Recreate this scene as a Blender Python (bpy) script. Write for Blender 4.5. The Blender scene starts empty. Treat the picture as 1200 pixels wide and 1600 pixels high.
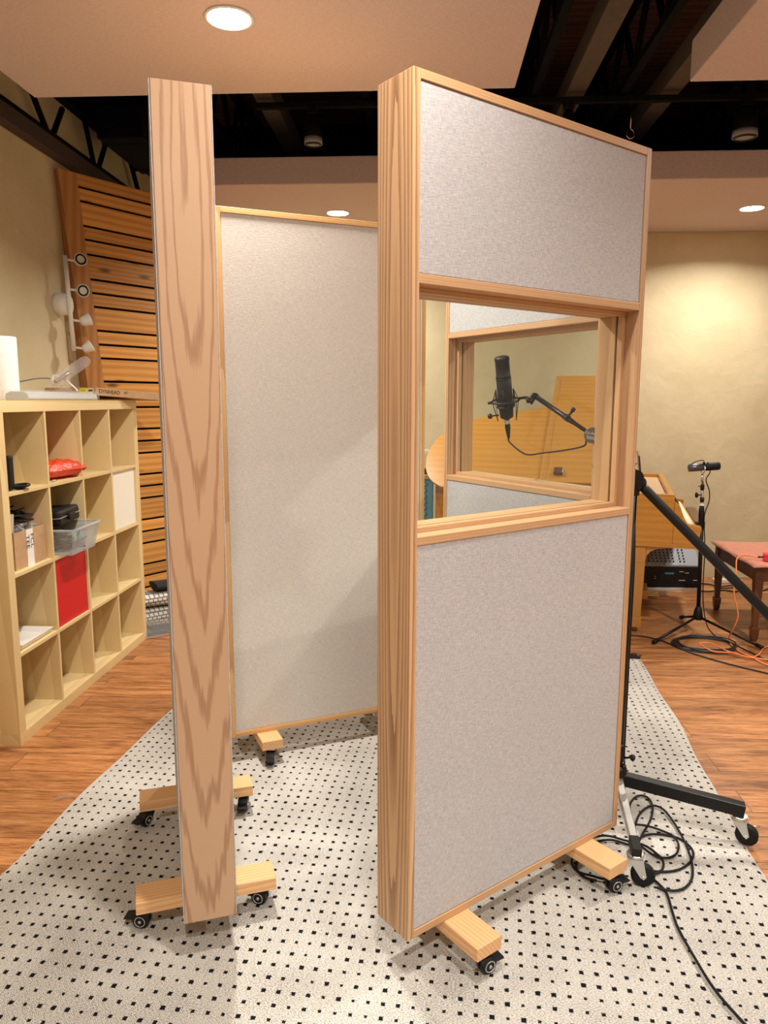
import bpy, math, random
from mathutils import Vector, Matrix
random.seed(7)
R = math.radians
SC = bpy.context.scene
COL = SC.collection

# ------------------------------------------------------------------ camera
cam_d = bpy.data.cameras.new('camera'); cam = bpy.data.objects.new('camera', cam_d); COL.objects.link(cam)
cam_d.sensor_fit = 'VERTICAL'; cam_d.sensor_height = 36.0; cam_d.lens = 1155.8 / 1600 * 36.0
cam.location = (0, 0, 1.489)
cam.rotation_euler = (R(90) - .1494, -.0017, 0)
cam_d.clip_start = .05
SC.camera = cam
# ------------------------------------------------------------------ exposure
SC.view_settings.view_transform = 'Standard'; SC.view_settings.look = 'None'
SC.view_settings.gamma = 1; SC.view_settings.use_curve_mapping = False
SC.view_settings.exposure = 0.12
# ------------------------------------------------------------------ room frame (turned 3 degrees)
RA = R(-3.0)
CA, SA = math.cos(RA), math.sin(RA)
def W(u, v, z=0.0): return (CA*u - SA*v, SA*u + CA*v, z)
# ------------------------------------------------------------------ world and lamps
wd = bpy.data.worlds.new('world'); SC.world = wd; wd.use_nodes = True
wd.node_tree.nodes['Background'].inputs[0].default_value = (1, .93, .86, 1)
wd.node_tree.nodes['Background'].inputs[1].default_value = .3
LAMPS = [(-.70, 2.82, 1), (.0, 1.35, .5), (.0, -.35, 1.05), (2.18, 2.82, 1), (2.18, .065, 1.1), (2.18, -2.3, .6), (-.628, 5.575, 1.1), (2.29, 5.575, .7)]
LAMP_W = 44.0
LAMP_C = (1.0, .93, .84)
def area(name, loc, rot, sx, sy, power, color, spread=None):
    l = bpy.data.lights.new(name, 'AREA'); l.energy = power; l.color = color; l.shape = 'RECTANGLE'; l.size = sx; l.size_y = sy
    if spread: l.spread = spread
    o = bpy.data.objects.new(name, l); COL.objects.link(o); o.location = loc; o.rotation_euler = rot
    return o
# soft cool fill added behind the camera; that wall has no window
area('cool_fill', W(.4, -2.9, 1.7), (R(90), 0, RA), 4.5, 1.8, 7, (.86, .92, 1.0))
# weaker cool fill, also added, out of view before the plain right wall
area('cool_fill', W(4.3, 1.2, 1.5), (R(90), 0, RA + R(90)), 3.0, 1.6, 4, (.84, .88, 1.0))

# ================================================================== materials
MATS = {}
def newmat(name):
    m = bpy.data.materials.new(name); m.use_nodes = True
    nt = m.node_tree; b = nt.nodes['Principled BSDF']
    MATS[name] = m
    return m, nt, b
def nd(nt, t, **k):
    n = nt.nodes.new(t)
    for a, v in k.items():
        if a.startswith('i_'): n.inputs[a[2:].replace('_', ' ')].default_value = v
        else: setattr(n, a, v)
    return n
def ramp(nt, fac, stops):
    r = nt.nodes.new('ShaderNodeValToRGB'); e = r.color_ramp.elements
    while len(e) < len(stops): e.new(.5)
    for x, (p, c) in zip(e, stops): x.position = p; x.color = (*c, 1) if len(c) == 3 else c
    nt.links.new(fac, r.inputs[0]); return r
def coords(nt, scale=(1, 1, 1), kind='Object', loc=(0, 0, 0), rot=(0, 0, 0)):
    tc = nd(nt, 'ShaderNodeTexCoord'); mp = nd(nt, 'ShaderNodeMapping')
    mp.inputs['Scale'].default_value = scale; mp.inputs['Location'].default_value = loc; mp.inputs['Rotation'].default_value = rot
    nt.links.new(tc.outputs[kind], mp.inputs[0]); return mp.outputs[0]
def bump(nt, b, h, s, d=.002):
    bp = nd(nt, 'ShaderNodeBump'); bp.inputs['Strength'].default_value = s; bp.inputs['Distance'].default_value = d
    nt.links.new(h, bp.inputs['Height']); nt.links.new(bp.outputs[0], b.inputs['Normal'])
def plain(name, col, rough=.5, metal=0.0, noise=0.0, spec=.5, coat=0.0):
    m, nt, b = newmat(name)
    b.inputs['Base Color'].default_value = (*col, 1); b.inputs['Roughness'].default_value = rough
    b.inputs['Metallic'].default_value = metal; b.inputs['Specular IOR Level'].default_value = spec
    b.inputs['Coat Weight'].default_value = coat
    if noise:
        n = nd(nt, 'ShaderNodeTexNoise', i_Scale=30.0, i_Detail=4.0); nt.links.new(coords(nt), n.inputs[0])
        d = tuple(c*(1-noise) for c in col); l = tuple(min(1, c*(1+noise)) for c in col)
        r = ramp(nt, n.outputs[0], [(.3, d), (.7, l)]); nt.links.new(r.outputs[0], b.inputs['Base Color'])
    return m
def emit(name, col, s):
    m, nt, b = newmat(name); b.inputs['Base Color'].default_value = (*col, 1)
    b.inputs['Emission Color'].default_value = (*col, 1); b.inputs['Emission Strength'].default_value = s
    return m
def fabric(name, col, amp=.12, scale=1.0, bstr=.35):
    m, nt, b = newmat(name)
    a = nd(nt, 'ShaderNodeTexNoise', i_Scale=1.0, i_Detail=2.0); nt.links.new(coords(nt, (420*scale, 420*scale, 60*scale)), a.inputs[0])
    c = nd(nt, 'ShaderNodeTexNoise', i_Scale=1.0, i_Detail=2.0); nt.links.new(coords(nt, (60*scale, 60*scale, 420*scale)), c.inputs[0])
    g = nd(nt, 'ShaderNodeTexNoise', i_Scale=3.0, i_Detail=3.0); nt.links.new(coords(nt), g.inputs[0])
    ad = nd(nt, 'ShaderNodeMath', operation='ADD'); nt.links.new(a.outputs[0], ad.inputs[0]); nt.links.new(c.outputs[0], ad.inputs[1])
    ml = nd(nt, 'ShaderNodeMath', operation='MULTIPLY_ADD'); nt.links.new(g.outputs[0], ml.inputs[0]); ml.inputs[1].default_value = .12
    nt.links.new(ad.outputs[0], ml.inputs[2])
    d = tuple(x*(1-amp) for x in col); l = tuple(min(1, x*(1+amp)) for x in col)
    hv = nd(nt, 'ShaderNodeMath', operation='MULTIPLY'); nt.links.new(ml.outputs[0], hv.inputs[0]); hv.inputs[1].default_value = .5
    r = ramp(nt, hv.outputs[0], [(.40, d), (.64, l)])
    nt.links.new(r.outputs[0], b.inputs['Base Color']); b.inputs['Roughness'].default_value = .95
    b.inputs['Specular IOR Level'].default_value = .15; b.inputs['Sheen Weight'].default_value = .1
    bump(nt, b, ad.outputs[0], bstr, .001)
    return m
def fabric_xy(name, col, amp=.1):
    m, nt, b = newmat(name)
    a = nd(nt, 'ShaderNodeTexNoise', i_Scale=1.0, i_Detail=2.0); nt.links.new(coords(nt, (300, 50, 100)), a.inputs[0])
    c = nd(nt, 'ShaderNodeTexNoise', i_Scale=1.0, i_Detail=2.0); nt.links.new(coords(nt, (50, 300, 100)), c.inputs[0])
    ad = nd(nt, 'ShaderNodeMath', operation='ADD'); nt.links.new(a.outputs[0], ad.inputs[0]); nt.links.new(c.outputs[0], ad.inputs[1])
    hv = nd(nt, 'ShaderNodeMath', operation='MULTIPLY'); nt.links.new(ad.outputs[0], hv.inputs[0]); hv.inputs[1].default_value = .5
    r = ramp(nt, hv.outputs[0], [(.36, tuple(x*(1-amp) for x in col)), (.64, tuple(min(1, x*(1+amp)) for x in col))])
    nt.links.new(r.outputs[0], b.inputs['Base Color']); b.inputs['Roughness'].default_value = .95; b.inputs['Specular IOR Level'].default_value = .1
    bump(nt, b, ad.outputs[0], .3, .001)
    return m
def wood(name, light, dark, axis='z', rings=9.0, stretch=.055, dist=2.2, fine=.35, contrast=(.25, .75), rough=.5, off=(.013, .021, .3), knots=False, island=False, streak=420.0, coat=0.0, prof='SAW'):
    """procedural timber; the grain runs along axis"""
    m, nt, b = newmat(name)
    tc = nd(nt, 'ShaderNodeTexCoord'); src = tc.outputs['Object']
    if island:
        gi = nd(nt, 'ShaderNodeNewGeometry'); mv = nd(nt, 'ShaderNodeVectorMath', operation='MULTIPLY')
        cx = nd(nt, 'ShaderNodeCombineXYZ')
        for i in range(3): nt.links.new(gi.outputs['Random Per Island'], cx.inputs[i])
        nt.links.new(cx.outputs[0], mv.inputs[0]); mv.inputs[1].default_value = (7.3, 11.9, 5.7)
        va = nd(nt, 'ShaderNodeVectorMath', operation='ADD'); nt.links.new(src, va.inputs[0]); nt.links.new(mv.outputs[0], va.inputs[1]); src = va.outputs[0]
    k = {'x': 0, 'y': 1, 'z': 2}[axis]
    s = [1, 1, 1]; s[k] = stretch
    mp = nd(nt, 'ShaderNodeMapping'); mp.inputs['Scale'].default_value = s; mp.inputs['Location'].default_value = off
    nt.links.new(src, mp.inputs[0])
    wv = nd(nt, 'ShaderNodeTexWave', wave_type='RINGS', rings_direction='SPHERICAL', wave_profile=prof); nt.links.new(mp.outputs[0], wv.inputs[0])
    wv.inputs['Scale'].default_value = rings; wv.inputs['Distortion'].default_value = dist
    wv.inputs['Detail'].default_value = 3; wv.inputs['Detail Scale'].default_value = 1.6; wv.inputs['Detail Roughness'].default_value = .6
    s2 = [streak]*3; s2[k] = streak*.022
    mp2 = nd(nt, 'ShaderNodeMapping'); mp2.inputs['Scale'].default_value = s2; nt.links.new(src, mp2.inputs[0])
    ns = nd(nt, 'ShaderNodeTexNoise', i_Scale=1.0, i_Detail=4.0, i_Roughness=.6); nt.links.new(mp2.outputs[0], ns.inputs[0])
    mx = nd(nt, 'ShaderNodeMath', operation='MULTIPLY_ADD'); nt.links.new(ns.outputs[0], mx.inputs[0]); mx.inputs[1].default_value = fine
    ml = nd(nt, 'ShaderNodeMath', operation='MULTIPLY'); nt.links.new(wv.outputs['Fac'], ml.inputs[0]); ml.inputs[1].default_value = 1-fine
    nt.links.new(ml.outputs[0], mx.inputs[2])
    r = ramp(nt, mx.outputs[0], [(contrast[0], dark), (contrast[1], light)])
    col = r.outputs[0]
    if knots:
        s3 = [9, 9, 9]; s3[k] = 2.6
        mp3 = nd(nt, 'ShaderNodeMapping'); mp3.inputs['Scale'].default_value = s3; nt.links.new(src, mp3.inputs[0])
        vo = nd(nt, 'ShaderNodeTexVoronoi', i_Scale=1.0, i_Randomness=1.0); nt.links.new(mp3.outputs[0], vo.inputs[0])
        kr = ramp(nt, vo.outputs['Distance'], [(.05, (.16, .14, .12)), (.17, (1, 1, 1))])
        mm = nd(nt, 'ShaderNodeMix', data_type='RGBA', blend_type='MULTIPLY'); mm.inputs[0].default_value = .9
        nt.links.new(col, mm.inputs[6]); nt.links.new(kr.outputs[0], mm.inputs[7]); col = mm.outputs[2]
    if island:
        hs = nd(nt, 'ShaderNodeHueSaturation'); mr = nd(nt, 'ShaderNodeMapRange'); mr.inputs['To Min'].default_value = .78; mr.inputs['To Max'].default_value = 1.2
        nt.links.new(gi.outputs['Random Per Island'], mr.inputs[0]); nt.links.new(mr.outputs[0], hs.inputs['Value']); nt.links.new(col, hs.inputs['Color']); col = hs.outputs[0]
    nt.links.new(col, b.inputs['Base Color']); b.inputs['Roughness'].default_value = rough; b.inputs['Coat Weight'].default_value = coat
    b.inputs['Coat Roughness'].default_value = .25
    bump(nt, b, ns.outputs[0], .12, .001)
    return m

OAK_L, OAK_D = (.60, .375, .20), (.27, .135, .06)
M_oak_plain = wood('oak_plain_sawn', OAK_L, OAK_D, 'z', rings=34, stretch=.030, dist=2.4, off=(.03, -.062, -.042), contrast=(.15, .62), fine=.38)
M_oak_z = wood('oak_upright', OAK_L, (.43, .235, .11), 'z', rings=46, stretch=.012, dist=1.5, contrast=(.1, .8), fine=.5)
M_oak_x = wood('oak_lengthwise', OAK_L, (.43, .235, .11), 'x', rings=46, stretch=.012, dist=1.5, contrast=(.1, .8), fine=.5)
M_ply = wood('birch_veneer', (.49, .315, .19), (.34, .19, .105), 'z', rings=17, stretch=.070, dist=5.0, off=(.02, -.062, -.142), contrast=(.14, .34), fine=.30, rough=.42, prof='SIN')
M_pine_x = wood('pine_frame', (.76, .47, .20), (.60, .32, .12), 'x', rings=18, stretch=.03, dist=1.5)
M_pine_z = wood('pine_frame_upright', (.76, .47, .20), (.60, .32, .12), 'z', rings=18, stretch=.03, dist=1.5)
M_fir = wood('fir_beam', (.80, .49, .24), (.60, .31, .13), 'y', rings=52, stretch=.02, dist=1.2, off=(.02, .3, .03), contrast=(.1, .85), fine=.4)
M_cedar = wood('knotty_cedar', (.70, .36, .095), (.55, .24, .055), 'x', rings=13, stretch=.05, dist=2.6, fine=.5, prof='SIN', knots=True, island=True, rough=.45)
M_cedar_z = wood('cedar_frame', (.58, .28, .09), (.44, .19, .055), 'z', fine=.5, prof='SIN', rings=11, stretch=.05, dist=2.0, island=True, rough=.45)
M_birch = wood('birch_effect', (.77, .60, .315), (.66, .49, .235), 'z', rings=5, stretch=.08, dist=2.5, contrast=(.1, .9), rough=.42, fine=.3)
M_piano = wood('piano_walnut', (.54, .25, .035), (.38, .155, .018), 'x', rings=7, stretch=.02, dist=3.0, rough=.3, contrast=(.2, .8), coat=.3, fine=.8, prof='SIN', streak=160.0)
M_piano_z = wood('piano_walnut_leg', (.50, .24, .055), (.38, .17, .03), 'z', fine=.8, prof='SIN', rings=7, stretch=.03, dist=2.0, rough=.3, contrast=(.1, .9), coat=.3)
M_piano_lt = wood('piano_inner_wood', (.60, .41, .26), (.52, .34, .2), 'y', fine=.7, rings=8, stretch=.03, dist=2.0, rough=.4)
M_mahog = wood('mahogany', (.12, .036, .016), (.06, .018, .009), 'z', rings=9, stretch=.04, dist=1.5, rough=.3, coat=.3)
M_deckwood = wood('dark_deck', (.085, .034, .024), (.035, .014, .010), 'x', rings=6, stretch=.04, dist=2.0, island=True, rough=.8)
M_fab = fabric('gobo_linen', (.445, .435, .445), .17)
M_fab_cream = fabric('cream_linen', (.62, .575, .52), .11)
M_cloud = fabric_xy('cloud_fabric', (.61, .505, .475))
M_black = plain('black_metal', (.0035, .0035, .004), .42, .0, spec=.35)
M_blackp = plain('black_plastic', (.004, .004, .0045), .5, spec=.35)
M_rubber = plain('black_rubber', (.004, .004, .004), .6, spec=.3)
M_chrome = plain('chrome', (.72, .72, .70), .22, 1.0)
M_zinc = plain('zinc', (.62, .63, .60), .35, .9)
M_white = plain('white_enamel', (.82, .80, .76), .35)
M_paper = plain('paper_towel', (.86, .85, .83), .95, noise=.04)
M_card = plain('cardboard', (.50, .31, .16), .85, noise=.08)
M_label_w = plain('label_white', (.82, .80, .76), .6)
M_label_y = plain('label_yellow', (.85, .78, .02), .5)
M_ink = plain('ink_black', (.015, .015, .015), .6)
M_inkw = plain('ink_white', (.75, .75, .75), .6)
M_red = plain('red_lacquer', (.62, .005, .012), .4)
M_redbox = plain('red_metal', (.70, .02, .05), .35)
M_cream = plain('cream_lacquer', (.86, .83, .72), .4)
M_cloth = plain('salmon_cloth', (.52, .21, .135), .9, noise=.10)
M_ivory = plain('ivory', (.86, .82, .60), .35)
M_grey = plain('mixer_grey', (.27, .29, .32), .5)
M_orange = plain('orange_cable', (.90, .25, .07), .45)
M_blue = plain('blue_vinyl', (.10, .33, .48), .35)
M_dark = plain('dark_paint', (.0025, .0025, .006), .8, spec=.1)
M_navy = plain('truss_black', (.0015, .0015, .004), .8, spec=.1)
M_taupe = plain('taupe_joist', (.085, .068, .055), .8, noise=.1)
M_ledger = plain('brown_steel', (.055, .033, .026), .7)
M_lens = emit('lamp_lens', (1, .97, .92), 30)
M_shadowgap = plain('gap_black', (.01, .008, .006), .9)
M_blackfluff = plain('black_yarn', (.012, .012, .012), .95)

def clearmat(name, tint, trans, rough):
    m, nt, b = newmat(name)
    o = nt.nodes['Material Output']; tr = nd(nt, 'ShaderNodeBsdfTransparent'); tr.inputs[0].default_value = (*tint, 1)
    mx = nd(nt, 'ShaderNodeMixShader'); lw = nd(nt, 'ShaderNodeLayerWeight'); lw.inputs[0].default_value = .5; fr = nd(nt, 'ShaderNodeMath', operation='POWER'); nt.links.new(lw.outputs['Facing'], fr.inputs[0]); fr.inputs[1].default_value = 5.0; fm = nd(nt, 'ShaderNodeMath', operation='MULTIPLY_ADD'); nt.links.new(fr.outputs[0], fm.inputs[0]); fm.inputs[1].default_value = .5; fm.inputs[2].default_value = .02; fr = fm
    ad = nd(nt, 'ShaderNodeMath', operation='ADD'); ad.use_clamp = True; nt.links.new(fr.outputs[0], ad.inputs[0]); ad.inputs[1].default_value = trans
    nt.links.new(ad.outputs[0], mx.inputs[0]); nt.links.new(tr.outputs[0], mx.inputs[1]); nt.links.new(b.outputs[0], mx.inputs[2]); nt.links.new(mx.outputs[0], o.inputs[0])
    return m, nt, b
M_glass, _n, _b = clearmat('window_glass', (.95, .97, .95), 0.0, 0)
_b.inputs['Metallic'].default_value = 1; _b.inputs['Base Color'].default_value = (1, 1, 1, 1); _b.inputs['Roughness'].default_value = .01
M_clear, _n, _b = clearmat('clear_plastic', (.95, .95, .94), .08, 0)
_b.inputs['Base Color'].default_value = (.85, .85, .84, 1); _b.inputs['Roughness'].default_value = .12
_t = nd(_n, 'ShaderNodeTexNoise', i_Scale=45.0, i_Detail=3.0); _n.links.new(coords(_n), _t.inputs[0]); bump(_n, _b, _t.outputs[0], .8, .01)
M_frost, _n, _b = clearmat('frosted_plastic', (.9, .92, .93), .22, 0)
_b.inputs['Base Color'].default_value = (.75, .77, .80, 1); _b.inputs['Roughness'].default_value = .3
M_orangebag, _n, _b = clearmat('orange_red_plastic', (.9, .2, .05), .75, 0)
_b.inputs['Base Color'].default_value = (.80, .06, .015, 1); _b.inputs['Roughness'].default_value = .18
_t = nd(_n, 'ShaderNodeTexNoise', i_Scale=38.0, i_Detail=3.0); _n.links.new(coords(_n), _t.inputs[0]); bump(_n, _b, _t.outputs[0], 1.0, .01)
M_tubglass, _n, _b = clearmat('clear_tube', (.95, .92, .88), .10, 0)
_b.inputs['Base Color'].default_value = (.9, .88, .85, 1); _b.inputs['Roughness'].default_value = .06

# plaster
def plaster(name, a, c):
    m, nt, b = newmat(name)
    n = nd(nt, 'ShaderNodeTexNoise', i_Scale=1.6, i_Detail=6.0, i_Roughness=.6); nt.links.new(coords(nt), n.inputs[0])
    r = ramp(nt, n.outputs[0], [(.32, a), (.68, c)]); nt.links.new(r.outputs[0], b.inputs['Base Color'])
    n2 = nd(nt, 'ShaderNodeTexNoise', i_Scale=7.0, i_Detail=7.0, i_Distortion=.6); nt.links.new(coords(nt), n2.inputs[0])
    b.inputs['Roughness'].default_value = .75; bump(nt, b, n2.outputs[0], .28, .02)
    return m
M_plaster = plaster('plaster', (.54, .455, .275), (.66, .57, .37))
# plank floor: boards run along u
def floor_mat():
    m, nt, b = newmat('vinyl_plank_floor')
    co = coords(nt)
    bk = nd(nt, 'ShaderNodeTexBrick'); nt.links.new(co, bk.inputs[0])
    bk.offset = .37; bk.offset_frequency = 2
    for k, v in dict(Scale=1.0, Mortar_Size=.0015, Brick_Width=1.22, Row_Height=.152).items(): bk.inputs[k.replace('_', ' ')].default_value = v
    bk.inputs['Color1'].default_value = (0, 0, 0, 1); bk.inputs['Color2'].default_value = (1, 1, 1, 1); bk.inputs['Mortar'].default_value = (.5, .5, .5, 1)
    bk.inputs['Bias'].default_value = 0
    # per board offset of the grain
    vm = nd(nt, 'ShaderNodeVectorMath', operation='MULTIPLY_ADD'); nt.links.new(bk.outputs['Color'], vm.inputs[0]); vm.inputs[1].default_value = (5.3, 9.1, 3.3); nt.links.new(co, vm.inputs[2])
    def st(sx, sy, det, dis=0.0):
        mp = nd(nt, 'ShaderNodeMapping'); mp.inputs['Scale'].default_value = (sx, sy, 1); nt.links.new(vm.outputs[0], mp.inputs[0])
        n = nd(nt, 'ShaderNodeTexNoise', i_Scale=1.0, i_Detail=det, i_Roughness=.65, i_Distortion=dis); nt.links.new(mp.outputs[0], n.inputs[0]); return n.outputs[0]
    a = st(2.6, 19, 7.0, .9); c = st(13, 150, 4.0)
    mx = nd(nt, 'ShaderNodeMath', operation='MULTIPLY_ADD'); nt.links.new(c, mx.inputs[0]); mx.inputs[1].default_value = .5
    hf = nd(nt, 'ShaderNodeMath', operation='MULTIPLY'); nt.links.new(a, hf.inputs[0]); hf.inputs[1].default_value = .65; nt.links.new(hf.outputs[0], mx.inputs[2])
    r = ramp(nt, mx.outputs[0], [(.38, (.07, .024, .008)), (.49, (.24, .09, .028)), (.59, (.40, .165, .055)), (.74, (.55, .27, .105))])
    hs = nd(nt, 'ShaderNodeHueSaturation'); mr = nd(nt, 'ShaderNodeMapRange'); mr.inputs['To Min'].default_value = .82; mr.inputs['To Max'].default_value = 1.15
    nt.links.new(bk.outputs['Color'], mr.inputs[0]); nt.links.new(mr.outputs[0], hs.inputs['Value']); nt.links.new(r.outputs[0], hs.inputs['Color'])
    mm = nd(nt, 'ShaderNodeMix', data_type='RGBA', blend_type='MIX'); nt.links.new(bk.outputs['Fac'], mm.inputs[0]); nt.links.new(hs.outputs[0], mm.inputs[6]); mm.inputs[7].default_value = (.08, .03, .012, 1)
    nt.links.new(mm.outputs[2], b.inputs['Base Color']); b.inputs['Roughness'].default_value = .38
    bump(nt, b, c, .12, .001)
    return m
M_floor = floor_mat()
# rug: light woven ground with a grid of small black tufts
def rug_mat():
    m, nt, b = newmat('woven_rug')
    tc = nd(nt, 'ShaderNodeTexCoord'); src = tc.outputs['Object']
    wn = nd(nt, 'ShaderNodeTexNoise', i_Scale=2.2, i_Detail=1.0); nt.links.new(src, wn.inputs[0])
    wob = nd(nt, 'ShaderNodeVectorMath', operation='MULTIPLY_ADD'); nt.links.new(wn.outputs['Color'], wob.inputs[0]); wob.inputs[1].default_value = (.02, .02, 0); nt.links.new(src, wob.inputs[2])
    sp = nd(nt, 'ShaderNodeSeparateXYZ'); nt.links.new(wob.outputs[0], sp.inputs[0])
    def mth(op, a, bb=None, c=None, clamp=False):
        n = nd(nt, 'ShaderNodeMath', operation=op); n.use_clamp = clamp
        for i, q in enumerate((a, bb, c)):
            if q is None: continue
            if isinstance(q, (int, float)): n.inputs[i].default_value = q
            else: nt.links.new(q, n.inputs[i])
        return n.outputs[0]
    PX, PY = .0382, .04335
    fx = mth('DIVIDE', mth('ADD', sp.outputs[0], 1.1899-.01+PX*60.5), PX); fy = mth('DIVIDE', mth('ADD', sp.outputs[1], -1.5315-.01+PY*60.5), PY)
    cx = mth('FLOOR', fx); cy = mth('FLOOR', fy)
    dx = mth('ABSOLUTE', mth('SUBTRACT', mth('FRACT', fx), .5)); dy = mth('ABSOLUTE', mth('SUBTRACT', mth('FRACT', fy), .5))
    cc = nd(nt, 'ShaderNodeCombineXYZ'); nt.links.new(cx, cc.inputs[0]); nt.links.new(cy, cc.inputs[1])
    wh = nd(nt, 'ShaderNodeTexWhiteNoise', noise_dimensions='2D'); nt.links.new(cc.outputs[0], wh.inputs[0])
    sz = mth('MULTIPLY_ADD', wh.outputs[0], .07, .098)
    e = nd(nt, 'ShaderNodeTexNoise', i_Scale=420.0, i_Detail=1.0); nt.links.new(src, e.inputs[0])
    sz = mth('ADD', sz, mth('MULTIPLY', mth('SUBTRACT', e.outputs[0], .5), .14))
    inx = mth('LESS_THAN', dx, sz); iny = mth('LESS_THAN', dy, mth('MULTIPLY', sz, .95)); dot = mth('MULTIPLY', inx, iny)
    n1 = nd(nt, 'ShaderNodeTexNoise', i_Scale=1.0, i_Detail=2.0); nt.links.new(coords(nt, (190, 420, 1)), n1.inputs[0])
    n2 = nd(nt, 'ShaderNodeTexNoise', i_Scale=5.0, i_Detail=3.0); nt.links.new(src, n2.inputs[0])
    wv = nd(nt, 'ShaderNodeTexWave', wave_type='BANDS', bands_direction='DIAGONAL', i_Scale=110.0, i_Distortion=6.0, i_Detail=2.0); nt.links.new(src, wv.inputs[0])
    mixn = mth('ADD', mth('MULTIPLY', n1.outputs[0], .72), mth('ADD', mth('MULTIPLY', n2.outputs[0], .18), mth('MULTIPLY', wv.outputs['Fac'], .12)))
    r = ramp(nt, mixn, [(.36, (.17, .155, .14)), (.47, (.44, .42, .38)), (.62, (.66, .635, .58))])
    mm = nd(nt, 'ShaderNodeMix', data_type='RGBA', blend_type='MIX'); nt.links.new(dot, mm.inputs[0]); nt.links.new(r.outputs[0], mm.inputs[6]); mm.inputs[7].default_value = (.008, .008, .010, 1)
    nt.links.new(mm.outputs[2], b.inputs['Base Color']); b.inputs['Roughness'].default_value = .98; b.inputs['Specular IOR Level'].default_value = .1
    h = mth('ADD', mixn, mth('MULTIPLY', dot, .5)); bump(nt, b, h, .7, .004)
    return m
M_rug = rug_mat()
def textile(name):
    m, nt, b = newmat(name)
    ck = nd(nt, 'ShaderNodeTexBrick'); nt.links.new(coords(nt, (1, 1, 1), rot=(R(90), 0, 0)), ck.inputs[0]); ck.offset = .5
    for k, v in dict(Scale=1.0, Mortar_Size=.004, Brick_Width=.03, Row_Height=.022).items(): ck.inputs[k.replace('_', ' ')].default_value = v
    ck.inputs['Color1'].default_value = (.66, .64, .58, 1); ck.inputs['Color2'].default_value = (.60, .58, .52, 1); ck.inputs['Mortar'].default_value = (.16, .16, .15, 1)
    nt.links.new(ck.outputs[0], b.inputs['Base Color']); b.inputs['Roughness'].default_value = .95
    return m
M_textile = textile('patterned_textile')

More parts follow.
